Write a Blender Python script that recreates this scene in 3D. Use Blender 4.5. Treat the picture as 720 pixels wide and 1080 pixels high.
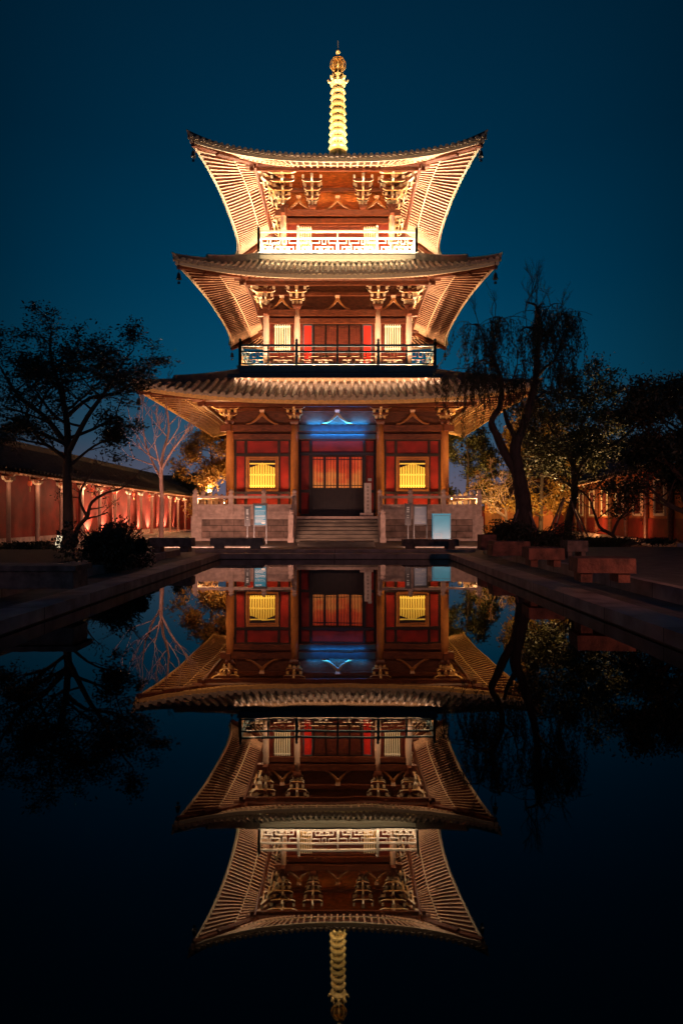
import bpy, math, random
from mathutils import Vector, Matrix
for o in list(bpy.data.objects): bpy.data.objects.remove(o)
R = math.radians; PI = math.pi
SC = bpy.context.scene
COL = SC.collection
random.seed(7)
# ------------------------------------------------------------------ camera
CAMX, CAMY, CAMZ, F, HY = 0.2, -37.0, 1.22, 685.0, 545.0
cam = bpy.data.cameras.new('camera'); camo = bpy.data.objects.new('camera', cam); COL.objects.link(camo)
cam.sensor_fit = 'VERTICAL'; cam.sensor_height = 36; cam.lens = F/1080*36
camo.location = (CAMX, CAMY, CAMZ); camo.rotation_euler = (PI/2, 0, 0)
cam.shift_y = 5/1080; cam.clip_end = 2000; cam.clip_start = 0.05
SC.camera = camo
def P(px, py, D): return Vector((CAMX+(px-360)*D/F, CAMY+D, CAMZ+(HY-py)*D/F))
# ------------------------------------------------------------------ world: late dusk sky
W = bpy.data.worlds.new('World'); SC.world = W; W.use_nodes = True
nt = W.node_tree; N = nt.nodes; L = nt.links; N.clear()
out = N.new('ShaderNodeOutputWorld'); bg = N.new('ShaderNodeBackground'); L.new(bg.outputs[0], out.inputs[0])
tc = N.new('ShaderNodeTexCoord'); sep = N.new('ShaderNodeSeparateXYZ'); L.new(tc.outputs['Generated'], sep.inputs[0])
rmp = N.new('ShaderNodeValToRGB'); L.new(sep.outputs[2], rmp.inputs[0])
def lin(c):
    return tuple(((v/255)/12.92 if v/255 <= .04045 else ((v/255+.055)/1.055)**2.4) for v in c)+(1,)
stops = [(0.0, (112, 98, 112)), (0.06, (92, 92, 112)), (0.12, (50, 84, 108)), (0.20, (8, 74, 104)), (0.33, (0, 60, 90)), (0.48, (0, 46, 72)), (0.64, (1, 36, 58)), (1.0, (1, 26, 44))]
els = rmp.color_ramp.elements
els[0].position = 0; els[0].color = lin(stops[0][1]); els[1].position = 1; els[1].color = lin(stops[-1][1])
for p, c in stops[1:-1]:
    e = els.new(p); e.color = lin(c)
# the after-glow sits behind the pagoda and fades to both sides
ax = N.new('ShaderNodeMath'); ax.operation = 'MULTIPLY'; L.new(sep.outputs[0], ax.inputs[0]); L.new(sep.outputs[0], ax.inputs[1])
mr = N.new('ShaderNodeMapRange'); L.new(ax.outputs[0], mr.inputs[0]); mr.inputs[1].default_value = 0; mr.inputs[2].default_value = 0.20
mr.inputs[3].default_value = 1.0; mr.inputs[4].default_value = 0.42
mx = N.new('ShaderNodeVectorMath'); mx.operation = 'SCALE'; L.new(rmp.outputs[0], mx.inputs[0]); L.new(mr.outputs[0], mx.inputs[3])
L.new(mx.outputs[0], bg.inputs[0]); bg.inputs[1].default_value = 1.0
SC.view_settings.view_transform = 'Standard'; SC.view_settings.look = 'None'; SC.view_settings.exposure = 0; SC.view_settings.gamma = 1
SC.render.engine = 'CYCLES'

# ------------------------------------------------------------------ helpers
def tag(o, label=None, cat=None, group=None, kind=None):
    if label: o['label'] = label
    if cat: o['category'] = cat
    if group: o['group'] = group
    if kind: o['kind'] = kind
    return o
def empty(name, loc=(0, 0, 0), label=None, cat=None, group=None, parent=None, rz=0):
    o = bpy.data.objects.new(name, None); COL.objects.link(o); o.location = loc; o.rotation_euler = (0, 0, rz)
    if parent: o.parent = parent
    return tag(o, label, cat, group)
def copy_tree(o, parent=None):
    c = o.copy(); COL.objects.link(c); c.parent = parent
    for ch in list(o.children): copy_tree(ch, c)
    return c
class MB:
    def __init__(s): s.v = []; s.f = []; s.m = []; s.T = Matrix.Identity(4)
    def add(s, vs, fs, m=0):
        b = len(s.v)
        for q in vs: s.v.append(tuple(s.T @ Vector(q)))
        for i, q in enumerate(fs):
            s.f.append(tuple(b+k for k in q)); s.m.append(m[i] if isinstance(m, (list, tuple)) else m)
    def box(s, x0, x1, y0, y1, z0, z1, m=0):
        vs = [(x, y, z) for z in (z0, z1) for x, y in ((x0, y0), (x1, y0), (x1, y1), (x0, y1))]
        s.add(vs, [(3, 2, 1, 0), (4, 5, 6, 7), (0, 1, 5, 4), (1, 2, 6, 5), (2, 3, 7, 6), (3, 0, 4, 7)], m)
    def cbox(s, c, sz, m=0, top=1.0):
        x, y, z = c; a, b, h = sz[0]/2, sz[1]/2, sz[2]
        vs = [(x-a, y-b, z), (x+a, y-b, z), (x+a, y+b, z), (x-a, y+b, z)]
        a *= top; b *= top
        vs += [(x-a, y-b, z+h), (x+a, y-b, z+h), (x+a, y+b, z+h), (x-a, y+b, z+h)]
        s.add(vs, [(3, 2, 1, 0), (4, 5, 6, 7), (0, 1, 5, 4), (1, 2, 6, 5), (2, 3, 7, 6), (3, 0, 4, 7)], m)
    def beam(s, p0, p1, w, h, m=0, up=(0, 0, 1)):
        p0, p1 = Vector(p0), Vector(p1); d = (p1-p0).normalized(); u = Vector(up)
        if abs(d.dot(u)) > .98: u = Vector((0, 1, 0))
        sd = d.cross(u).normalized(); u2 = sd.cross(d).normalized()
        vs = []
        for p in (p0, p1):
            for a, b in ((-1, -1), (1, -1), (1, 1), (-1, 1)): vs.append(p+sd*a*w/2+u2*b*h/2)
        s.add(vs, [(0, 1, 2, 3), (7, 6, 5, 4), (4, 5, 1, 0), (5, 6, 2, 1), (6, 7, 3, 2), (7, 4, 0, 3)], m)
    def tube(s, pts, rs, n=8, m=0, caps=True):
        pts = [Vector(p) for p in pts]
        if not isinstance(rs, (list, tuple)): rs = [rs]*len(pts)
        vs = []; fs = []; ref = None
        for i, p in enumerate(pts):
            d = (pts[min(i+1, len(pts)-1)]-pts[max(i-1, 0)])
            d = d.normalized() if d.length > 1e-9 else Vector((0, 0, 1))
            if ref is None: ref = Vector((1, 0, 0)) if abs(d.x) < .9 else Vector((0, 1, 0))
            a = d.cross(ref).normalized(); b = a.cross(d).normalized(); ref = b
            for k in range(n):
                t = 2*PI*k/n; vs.append(p+(a*math.cos(t)+b*math.sin(t))*rs[i])
        for i in range(len(pts)-1):
            for k in range(n):
                k2 = (k+1) % n; fs.append((i*n+k, i*n+k2, (i+1)*n+k2, (i+1)*n+k))
        if caps:
            fs.append(tuple(range(n-1, -1, -1))); fs.append(tuple((len(pts)-1)*n+k for k in range(n)))
        s.add(vs, fs, m)
    def lathe(s, prof, c=(0, 0, 0), n=16, m=0):
        vs = []; fs = []
        for r, z in prof:
            for k in range(n):
                t = 2*PI*k/n; vs.append((c[0]+r*math.cos(t), c[1]+r*math.sin(t), c[2]+z))
        for i in range(len(prof)-1):
            for k in range(n):
                k2 = (k+1) % n; fs.append((i*n+k, i*n+k2, (i+1)*n+k2, (i+1)*n+k))
        s.add(vs, fs, m)
    def prism(s, poly, fr, t, mcap=0, mside=None):
        """poly: (u,w) list; fr(u,w,t)->xyz ; t half thickness"""
        n = len(poly); vs = [fr(u, w, -t) for u, w in poly]+[fr(u, w, t) for u, w in poly]
        fs = [tuple(range(n-1, -1, -1)), tuple(range(n, 2*n))]; ms = [mcap, mcap]
        for i in range(n):
            j = (i+1) % n; fs.append((i, j, n+j, n+i)); ms.append(mcap if mside is None else mside[i])
        s.add(vs, fs, ms)
    def build(s, name, mats, parent=None, smooth=False, loc=None):
        me = bpy.data.meshes.new(name); me.from_pydata(s.v, [], s.f)
        if not isinstance(mats, (list, tuple)): mats = [mats]
        for q in mats: me.materials.append(q)
        me.polygons.foreach_set('material_index', s.m)
        if smooth: me.polygons.foreach_set('use_smooth', [True]*len(s.f))
        me.update()
        o = bpy.data.objects.new(name, me); COL.objects.link(o)
        if loc is not None: o.location = loc
        if parent: o.parent = parent
        return o
def inst(src, parent, rz=0, loc=(0, 0, 0), name=None):
    o = src.copy(); o.name = name or src.name.split('.')[0]; COL.objects.link(o); o.parent = parent; o.rotation_euler = (0, 0, rz); o.location = loc
    return o

# ------------------------------------------------------------------ materials
def mat(name, col, rough=.6, metal=0, var=.25, scale=6, bump=.15, bscale=None, emit=None, es=0, col2=None, stretch=(1, 1, 1), spec=.5, transl=0):
    m = bpy.data.materials.new(name); m.use_nodes = True; t = m.node_tree; n = t.nodes; l = t.links
    b = n['Principled BSDF']; b.inputs['Roughness'].default_value = rough; b.inputs['Metallic'].default_value = metal
    b.inputs['Specular IOR Level'].default_value = spec
    c = n.new('ShaderNodeTexCoord'); mp = n.new('ShaderNodeMapping'); mp.inputs['Scale'].default_value = stretch
    l.new(c.outputs['Object'], mp.inputs[0])
    no = n.new('ShaderNodeTexNoise'); no.inputs['Scale'].default_value = scale; no.inputs['Detail'].default_value = 5; l.new(mp.outputs[0], no.inputs['Vector'])
    rp = n.new('ShaderNodeValToRGB'); rp.color_ramp.elements[0].position = .3; rp.color_ramp.elements[1].position = .72
    a = tuple(v*(1-var) for v in col)+(1,); bb = tuple(min(1, v*(1+var)) for v in (col2 or col))+(1,)
    rp.color_ramp.elements[0].color = a; rp.color_ramp.elements[1].color = bb
    l.new(no.outputs[0], rp.inputs[0]); l.new(rp.outputs[0], b.inputs['Base Color'])
    if bump:
        n2 = n.new('ShaderNodeTexNoise'); n2.inputs['Scale'].default_value = bscale or scale*5; n2.inputs['Detail'].default_value = 4; l.new(mp.outputs[0], n2.inputs['Vector'])
        bp = n.new('ShaderNodeBump'); bp.inputs['Strength'].default_value = bump; bp.inputs['Distance'].default_value = .03
        l.new(n2.outputs[0], bp.inputs['Height']); l.new(bp.outputs[0], b.inputs['Normal'])
    if emit: b.inputs['Emission Color'].default_value = tuple(emit)+(1,); b.inputs['Emission Strength'].default_value = es
    return m
def brickmat(name, c1, c2, mortar, w, h, rough=.8, bump=.4, ms=.012, plane='xz', off=.5):
    m = mat(name, c1, rough, bump=0); t = m.node_tree; n = t.nodes; l = t.links; b = n['Principled BSDF']
    c = n.new('ShaderNodeTexCoord'); sp = n.new('ShaderNodeSeparateXYZ'); cb = n.new('ShaderNodeCombineXYZ')
    l.new(c.outputs['Object'], sp.inputs[0])
    if plane == 'xz':
        ad = n.new('ShaderNodeMath'); ad.operation = 'ADD'; l.new(sp.outputs[0], ad.inputs[0]); l.new(sp.outputs[1], ad.inputs[1])
        l.new(ad.outputs[0], cb.inputs[0]); l.new(sp.outputs[2], cb.inputs[1])
    else:
        l.new(sp.outputs[0], cb.inputs[0]); l.new(sp.outputs[1], cb.inputs[1])
    br = n.new('ShaderNodeTexBrick'); l.new(cb.outputs[0], br.inputs[0])
    br.inputs['Scale'].default_value = 1; br.inputs['Brick Width'].default_value = w; br.inputs['Row Height'].default_value = h
    br.inputs['Mortar Size'].default_value = ms; br.offset = off
    br.inputs['Color1'].default_value = tuple(c1)+(1,); br.inputs['Color2'].default_value = tuple(c2)+(1,); br.inputs['Mortar'].default_value = tuple(mortar)+(1,)
    no = n.new('ShaderNodeTexNoise'); no.inputs['Scale'].default_value = 3; no.inputs['Detail'].default_value = 8; l.new(c.outputs['Object'], no.inputs['Vector'])
    mrr = n.new('ShaderNodeMapRange'); mrr.inputs[1].default_value = .3; mrr.inputs[2].default_value = .7; mrr.inputs[3].default_value = .45; mrr.inputs[4].default_value = 1.25; l.new(no.outputs[0], mrr.inputs[0])
    vm = n.new('ShaderNodeVectorMath'); vm.operation = 'SCALE'; l.new(br.outputs[0], vm.inputs[0]); l.new(mrr.outputs[0], vm.inputs[3])
    l.new(vm.outputs[0], b.inputs['Base Color'])
    mi = n.new('ShaderNodeMath'); mi.operation = 'SUBTRACT'; l.new(no.outputs[0], mi.inputs[0]); l.new(br.outputs[1], mi.inputs[1])
    bp = n.new('ShaderNodeBump'); bp.inputs['Strength'].default_value = bump; bp.inputs['Distance'].default_value = .02
    l.new(mi.outputs[0], bp.inputs['Height']); l.new(bp.outputs[0], b.inputs['Normal'])
    return m
M = {}

M['timber'] = mat('lacquered_timber', (.12, .032, .013), .42, var=.45, scale=4, bump=.2, stretch=(1, 1, 3))
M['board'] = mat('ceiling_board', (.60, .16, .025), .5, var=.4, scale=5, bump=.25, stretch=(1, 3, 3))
M['rafter'] = mat('rafter_timber', (.66, .42, .28), .45, var=.35, scale=7, bump=.15)
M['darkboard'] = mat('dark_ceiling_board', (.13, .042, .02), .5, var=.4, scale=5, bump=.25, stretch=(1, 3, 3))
M['uppercol'] = mat('lit_column_lacquer', (.72, .52, .40), .4, var=.12, scale=3, bump=.08)  # paler copy of the column lacquer: white uplight put into the colour
M['fretochre'] = mat('ochre_fretwork', (.22, .15, .08), .5, var=.2)
M['soffit'] = mat('soffit_board', (.085, .03, .018), .6, var=.35, scale=9, bump=.2)  # kept dark: shade between the rafters put into the colour
M['gilt'] = mat('gilt_edge_paint', (.70, .43, .15), .42, var=.2, scale=8, bump=.1)
M['goldrafter'] = mat('ochre_rafter', (.62, .36, .15), .45, var=.25, scale=7, bump=.15)
M['darktile'] = mat('dark_matt_tile', (.05, .045, .04), .85, var=.5, scale=5, bump=.4)
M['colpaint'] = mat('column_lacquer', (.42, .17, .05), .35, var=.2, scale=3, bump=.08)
M['cream'] = mat('cream_paint', (.72, .60, .42), .5, var=.12, scale=8, bump=.1)
M['white'] = mat('white_rail_paint', (.58, .50, .40), .5, var=.08, scale=8, bump=.08)
M['teal'] = mat('dark_teal_paint', (.035, .075, .095), .35, var=.25, scale=5, bump=.1)
M['red'] = mat('red_plaster', (.27, .010, .006), .6, var=.4, scale=2.0, bump=.1)
M['deepred'] = mat('dark_red_timber', (.15, .025, .014), .45, var=.3, scale=5)
M['dark'] = mat('dark_timber', (.022, .011, .009), .4, var=.35, scale=5)
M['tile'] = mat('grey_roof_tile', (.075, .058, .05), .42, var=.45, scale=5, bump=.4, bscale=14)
M['tileroll'] = mat('tile_roll', (.34, .26, .20), .4, var=.45, scale=4, bump=.4, bscale=14)  # paler than the pans: lit crests put into the colour
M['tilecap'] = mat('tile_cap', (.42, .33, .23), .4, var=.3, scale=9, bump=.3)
M['gold'] = mat('gilded_bronze', (.85, .56, .22), .33, metal=.55, var=.22, scale=7, bump=.25)
M['goldpale'] = mat('pale_gilding', (.86, .68, .36), .4, metal=.3, var=.15, scale=9, bump=.3)
M['stone'] = mat('pale_granite', (.44, .33, .29), .75, var=.3, scale=5, bump=.35)
M['block'] = brickmat('stone_blocks', (.30, .20, .165), (.19, .135, .115), (.05, .037, .03), 1.15, .27)
M['step'] = mat('worn_step_stone', (.17, .14, .11), .65, var=.5, scale=3, bump=.4, stretch=(.6, 1, 3))
M['pave'] = brickmat('paving_slabs', (.13, .11, .10), (.10, .085, .08), (.03, .026, .025), .9, .6, rough=.6, plane='xy')
M['kerb'] = brickmat('kerb_stone', (.38, .29, .26), (.29, .22, .20), (.05, .04, .036), 5.0, 1.4, rough=.55, plane='xy', ms=.01, off=0)
M['wetwall'] = mat('pool_wall_stone', (.06, .05, .045), .5, var=.4, scale=4)
M['bark'] = mat('bark', (.085, .055, .042), .85, var=.4, scale=9, bump=.6, stretch=(1, 1, .3))
M['palebark'] = mat('pale_bark', (.30, .18, .15), .8, var=.35, scale=9, bump=.5, stretch=(1, 1, .3))
M['leafdark'] = mat('dark_leaves', (.03, .034, .016), .55, var=.4, scale=3, bump=0)
M['leafwarm'] = mat('yellow_leaves', (.30, .16, .03), .55, var=.4, scale=2, bump=0)
M['leafgreen'] = mat('green_leaves', (.09, .085, .025), .55, var=.4, scale=2, bump=0)
M['leafwil'] = mat('willow_leaves', (.06, .055, .02), .6, var=.4, scale=3, bump=0)
M['bank_shade'] = mat('bank_shade', (.03, .022, .016), .95, var=.4, scale=4, bump=.5)  # dark tone of the unlit left bank
M['redwall'] = mat('corridor_red_plaster', (.19, .014, .008), .7, var=.45, scale=1.5, bump=.15)
M['orangewall'] = mat('ochre_plaster', (.42, .13, .04), .75, var=.3, scale=1.5, bump=.15)
M['metal'] = mat('dark_metal', (.04, .042, .048), .35, metal=.6, var=.2)
M['bluepanel'] = mat('blue_panel', (.008, .13, .22), .35, var=.12, scale=3, bump=.03, emit=(.0, .25, .40), es=.28)
M['greypanel'] = mat('grey_blue_panel', (.12, .16, .22), .35, var=.2, scale=3, bump=.03, emit=(.1, .15, .22), es=.12)
M['lines'] = mat('pale_print', (.55, .62, .62), .5, var=.05)
M['linesdim'] = mat('dim_print', (.25, .30, .33), .5, var=.05)
M['benchstone'] = mat('bench_stone', (.15, .095, .08), .65, var=.7, scale=6, bump=.4)
M['greybench'] = mat('grey_bench_stone', (.14, .14, .14), .6, var=.5, scale=4, bump=.4)
M['redbench'] = mat('reddish_sandstone', (.18, .06, .038), .7, var=.75, scale=5, bump=.45)
def emis(name, col, s):
    m = bpy.data.materials.new(name); m.use_nodes = True; b = m.node_tree.nodes['Principled BSDF']
    b.inputs['Base Color'].default_value = tuple(col)+(1,); b.inputs['Emission Color'].default_value = tuple(col)+(1,); b.inputs['Emission Strength'].default_value = s
    return m
M['yellowpane'] = emis('yellow_lit_pane', (.42, .24, .012), .25)
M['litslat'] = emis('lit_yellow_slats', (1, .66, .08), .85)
M['paleslat'] = emis('lit_pale_slats', (.95, .82, .55), .45)
M['olivepane'] = emis('olive_lit_pane', (.20, .15, .06), .5)
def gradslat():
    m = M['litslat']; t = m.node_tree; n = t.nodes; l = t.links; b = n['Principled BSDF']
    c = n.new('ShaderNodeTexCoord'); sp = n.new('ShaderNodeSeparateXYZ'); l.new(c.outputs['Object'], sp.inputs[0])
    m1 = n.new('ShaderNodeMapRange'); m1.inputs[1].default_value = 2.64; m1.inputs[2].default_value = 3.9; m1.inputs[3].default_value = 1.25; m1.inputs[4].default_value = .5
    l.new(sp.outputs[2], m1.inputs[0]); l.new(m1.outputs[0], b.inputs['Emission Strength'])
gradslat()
M['winepane'] = emis('wine_lit_pane', (.16, .03, .025), .15)
M['redglow'] = emis('red_lit_pane', (1, .06, .02), .9)
M['bulb'] = emis('warm_lamp_globe', (1, .72, .35), 14)
M['lampwhite'] = emis('lit_sign_face', (1, .80, .52), .9)
def doorglow():
    m = emis('door_paper_glow', (1, .2, .06), 1); t = m.node_tree; n = t.nodes; l = t.links; b = n['Principled BSDF']
    c = n.new('ShaderNodeTexCoord'); mp = n.new('ShaderNodeMapping'); mp.inputs['Scale'].default_value = (1, 1, 2.2); l.new(c.outputs['Object'], mp.inputs[0])
    no = n.new('ShaderNodeTexNoise'); no.inputs['Scale'].default_value = 1.3; no.inputs['Detail'].default_value = 3; l.new(mp.outputs[0], no.inputs['Vector'])
    sp = n.new('ShaderNodeSeparateXYZ'); l.new(c.outputs['Object'], sp.inputs[0])
    mr1 = n.new('ShaderNodeMapRange'); mr1.inputs[1].default_value = 4.2; mr1.inputs[2].default_value = 2.7; mr1.inputs[3].default_value = 0; mr1.inputs[4].default_value = .55; l.new(sp.outputs[2], mr1.inputs[0])
    ad = n.new('ShaderNodeMath'); l.new(no.outputs[0], ad.inputs[0]); l.new(mr1.outputs[0], ad.inputs[1])
    rp = n.new('ShaderNodeValToRGB'); l.new(ad.outputs[0], rp.inputs[0]); e = rp.color_ramp.elements
    e[0].position = .4; e[0].color = (.50, .02, .006, 1); e[1].position = 1.05; e[1].color = (1, .30, .06, 1)
    q = e.new(.72); q.color = (.85, .07, .015, 1)
    l.new(rp.outputs[0], b.inputs['Emission Color']); b.inputs['Emission Strength'].default_value = .75
    return m
M['doorglow'] = doorglow()
# water: dark still mirror
def water():
    m = bpy.data.materials.new('still_dark_water'); m.use_nodes = True; t = m.node_tree; n = t.nodes; l = t.links; b = n['Principled BSDF']
    b.inputs['Base Color'].default_value = (.001, .0015, .002, 1); b.inputs['Roughness'].default_value = .012; b.inputs['IOR'].default_value = 1.34
    c = n.new('ShaderNodeTexCoord'); mp = n.new('ShaderNodeMapping'); mp.inputs['Scale'].default_value = (1, .35, 1); l.new(c.outputs['Object'], mp.inputs[0])
    no = n.new('ShaderNodeTexNoise'); no.inputs['Scale'].default_value = 1.2; no.inputs['Detail'].default_value = 3; l.new(mp.outputs[0], no.inputs['Vector'])
    bp = n.new('ShaderNodeBump'); bp.inputs['Strength'].default_value = .09; bp.inputs['Distance'].default_value = .02; l.new(no.outputs[0], bp.inputs['Height']); l.new(bp.outputs[0], b.inputs['Normal'])
    return m
M['water'] = water()

# ------------------------------------------------------------------ lights
def spot(loc, target, power, col, angle=60, blend=.8, r=.06, name='spot_lamp'):
    l = bpy.data.lights.new(name, 'SPOT'); l.energy = power; l.color = col; l.spot_size = R(angle); l.spot_blend = blend; l.shadow_soft_size = r
    o = bpy.data.objects.new(name, l); COL.objects.link(o); o.location = loc
    o.rotation_euler = (Vector(target)-Vector(loc)).to_track_quat('-Z', 'Y').to_euler(); return o
def point(loc, power, col, r=.08, name='point_lamp'):
    l = bpy.data.lights.new(name, 'POINT'); l.energy = power; l.color = col; l.shadow_soft_size = r
    o = bpy.data.objects.new(name, l); COL.objects.link(o); o.location = loc; return o
def strip(c, length, target, power, col, rz=0, w=.08, name='light_strip', spread=180):
    l = bpy.data.lights.new(name, 'AREA'); l.shape = 'RECTANGLE'; l.size = length; l.size_y = w; l.energy = power; l.color = col; l.spread = R(spread)
    o = bpy.data.objects.new(name, l); COL.objects.link(o)
    d = Vector((0, target[0], target[1]))   # direction in side frame: (y,z)
    rot = Matrix.Rotation(rz, 4, 'Z')
    z = -(d.normalized()); x = Vector((1, 0, 0)); y = z.cross(x)
    mtx = Matrix((x, y, z)).transposed().to_4x4()
    o.matrix_world = rot @ Matrix.Translation(c) @ mtx; return o

# ------------------------------------------------------------------ ground, pool, water
PX, PYF, PYN = 3.3, CAMY+18.6, CAMY-8.0
G = .10
def sheet(mb, x0, x1, y0, y1, z, m=0): mb.add([(x0, y0, z), (x1, y0, z), (x1, y1, z), (x0, y1, z)], [(0, 1, 2, 3)], m)
g = MB()
E = 700
sheet(g, -E, E, PYF, E, G); sheet(g, -E, E, -E, PYN, G); sheet(g, -E, -PX, PYN, PYF, G); sheet(g, PX, E, PYN, PYF, G)
tag(g.build('ground', M['pave']), kind='structure')
w = MB(); sheet(w, -PX, PX, PYN, PYF, 0); tag(w.build('water', M['water']), kind='structure')
pw = MB()
pw.box(-PX-.02, -PX, PYN, PYF, -.5, G-.01); pw.box(PX, PX+.02, PYN, PYF, -.5, G-.01); pw.box(-PX, PX, PYF, PYF+.02, -.5, G-.01)
tag(pw.build('pool_wall', M['wetwall']), kind='structure')
k = MB()
KZ = .16
k.box(-PX-.42, -PX+.03, PYN, PYF-.03, .02, KZ); k.box(PX-.03, PX+.42, PYN, PYF-.03, .02, KZ); k.box(-PX-.42, PX+.42, PYF-.03, PYF+.36, .02, KZ)
tag(k.build('pool_kerb', M['kerb']), kind='structure')
# a second, slightly higher paved ledge on both long sides and across the far end
s = MB()
s.box(PX+1.35, PX+7.5, CAMY+3, CAMY+19.8, .05, .30); s.box(-PX-7.5, -PX-1.35, CAMY+3, CAMY+19.0, .05, .26)
tag(s.build('raised_path', M['pave']), kind='structure')
s = MB()
s.box(PX+1.2, PX+1.35, CAMY+3, CAMY+19.8, .05, .31); s.box(-PX-1.35, -PX-1.2, CAMY+3, CAMY+19.0, .05, .27)
s.box(-4.4, 4.4, CAMY+20.4, CAMY+20.75, .05, .19)
tag(s.build('path_kerb', M['kerb']), kind='structure')

s = MB(); s.box(-10.4, -5.6, CAMY+3.4, CAMY+18.6, .20, .285); tag(s.build('dark_bank_sheet', M['bank_shade']), kind='structure')  # dark sheet added over the left bank, its shade in the colour
# ------------------------------------------------------------------ the pagoda
PG = empty('pagoda', (0, 0, G), 'three-storey timber pagoda with upswept floodlit roofs and a golden spire, mirrored in the pool', 'pagoda')
PG.location = (0, 0, 0)
def side(k): return Matrix.Rotation(k*PI/2, 4, 'Z')

ROOF = [ # hm, hc, zm, zc, top half ht, slope k, q, tile pitch, inner soffit half C, zin, purlin half, purlin z
    dict(hm=8.02, hc=8.86, zm=6.50, zc=6.98, ht=4.9, k=.40, q=.02, pitch=.36, C=5.24, zin=7.25, P=6.28, zp=6.78, tr=.105),
    dict(hm=6.70, hc=7.46, zm=12.60, zc=12.98, ht=3.95, k=.40, q=.055, pitch=.27, C=3.65, zin=13.75, P=4.58, zp=13.12, tr=.08),
    dict(hm=6.15, hc=6.92, zm=18.35, zc=18.88, ht=.25, k=.30, q=.035, pitch=.27, C=2.84, zin=19.75, P=4.13, zp=19.05, tr=.08)]
PW = 2.6
def make_roof(r, idx):
    hm, hc, zm, zc = r['hm'], r['hc'], r['zm'], r['zc']
    ed = lambda a: hm+(hc-hm)*min(1, abs(a)/hc)**PW
    ez = lambda a: zm+(zc-zm)*min(1, abs(a)/hc)**PW
    def zs(a, d):
        q = max(0, ed(a)-d); return ez(a)+r['k']*q+r['q']*q*q
    tm = MB()
    n = int(hc/r['pitch'])
    for s4 in range(4):
        tm.T = side(s4)
        # pan surface
        cols = 64; rows = 10
        vs = []; fs = []
        for i in range(cols+1):
            a = -hc+2*hc*i/cols
            top = max(abs(a), r['ht'])
            for j in range(rows+1):
                t = j/rows; d = ed(a)+(top-ed(a))*t
                if abs(a) >= hc-1e-6: d = hc
                vs.append((a, -d, zs(a, d)))
        for i in range(cols):
            for j in range(rows): b = i*(rows+1)+j; fs.append((b, b+rows+1, b+rows+2, b+1))
        tm.add(vs, fs, 0)
        # cover-tile rolls with round end caps; drip tiles in between
        for i in range(-n, n+1):
            a = i*r['pitch']
            if abs(a) > hc-.08: continue
            top = max(abs(a), r['ht']); e = ed(a)+.03
            ns = max(1, int((e-top)/.38))
            pts = []; rs = []
            for j in range(ns+1):
                d = e+(top-e)*j/ns; z = zs(a, min(d, ed(a)))+.03
                jt = random.uniform(-.012, .012); pts.append((a+jt, -d, z+random.uniform(-.008, .008))); rs.append(r['tr']*random.uniform(.93, 1.07))
                if 0 < j < ns: pts.append((a, -d+.012, z+.006)); rs.append(r['tr']*.84)
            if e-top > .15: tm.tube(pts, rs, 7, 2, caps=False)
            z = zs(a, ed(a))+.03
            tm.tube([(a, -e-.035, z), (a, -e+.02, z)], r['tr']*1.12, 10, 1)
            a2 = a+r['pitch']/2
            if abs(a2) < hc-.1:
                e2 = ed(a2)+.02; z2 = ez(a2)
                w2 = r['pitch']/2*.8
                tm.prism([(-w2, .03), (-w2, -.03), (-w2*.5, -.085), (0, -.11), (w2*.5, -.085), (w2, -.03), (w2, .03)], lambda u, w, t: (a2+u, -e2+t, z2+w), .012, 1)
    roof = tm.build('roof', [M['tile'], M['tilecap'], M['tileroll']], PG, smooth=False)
    # rafters + soffit, one side, shared by the four
    C, zin = r['C'], r['zin']
    def inner(a):
        c0 = .75*C; s_ = 1 if a >= 0 else -1; aa = abs(a)
        return a if aa < c0 else s_*(c0+(aa-c0)*(C-c0)/(hc-c0))
    def sof(a, t):   # t 0 inner .. 1 eave
        ai = inner(a); e = ed(a)-.10; a1 = a*(e/ (ed(a)))
        if abs(a) < C: a1 = a
        x = ai+(a1-ai)*t; d = C+(e-C)*t
        zo = ez(a)-.10
        z = zin+(zo-zin)*(t**.92 if t > 0 else 0)-.10*math.sin(PI*t)*.6
        return Vector((x, -d, z))
    sm = MB(); cols = 60; rows = 8; vs = []; fs = []
    for i in range(cols+1):
        a = -hc+2*hc*i/cols
        for j in range(rows+1): vs.append(sof(a, j/rows))
    for i in range(cols):
        for j in range(rows): b = i*(rows+1)+j; fs.append((b, b+1, b+rows+2, b+rows+1))
    sm.add(vs, fs, 0)
    pitch = (.38, .33, .33)[idx]; n = int(hc/pitch)
    for i in range(-n, n+1):
        a = i*pitch
        if abs(a) > hc-.12: continue
        fm_ = [1, 1, 1, 3, 1, 3]; fm_ = [3, 3, 1, 3, 3, 3]  # pale underside, dark sides: light from below put into the rafter colour
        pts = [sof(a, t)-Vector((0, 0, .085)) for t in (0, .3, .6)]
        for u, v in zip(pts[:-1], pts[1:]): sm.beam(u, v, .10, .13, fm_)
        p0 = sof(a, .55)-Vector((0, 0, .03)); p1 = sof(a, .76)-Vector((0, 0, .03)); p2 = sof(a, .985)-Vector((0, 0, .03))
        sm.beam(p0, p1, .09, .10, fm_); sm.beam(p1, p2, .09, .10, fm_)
    # strip boards across the rafter ends
    for t, wd, hgt, m_ in ((.60, .05, .14, 2), (1.0, .05, .17, 2)):
        pr = None
        for i in range(cols+1):
            a = -hc+2*hc*i/cols; p = sof(a, t)-Vector((0, 0, .045))
            if pr is not None: sm.beam(pr, p, wd, hgt, m_)
            pr = p
    for s4 in range(4):
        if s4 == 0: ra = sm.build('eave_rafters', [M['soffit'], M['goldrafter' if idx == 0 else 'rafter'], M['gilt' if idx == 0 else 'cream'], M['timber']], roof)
        else: inst(ra, roof, s4*PI/2)
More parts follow.
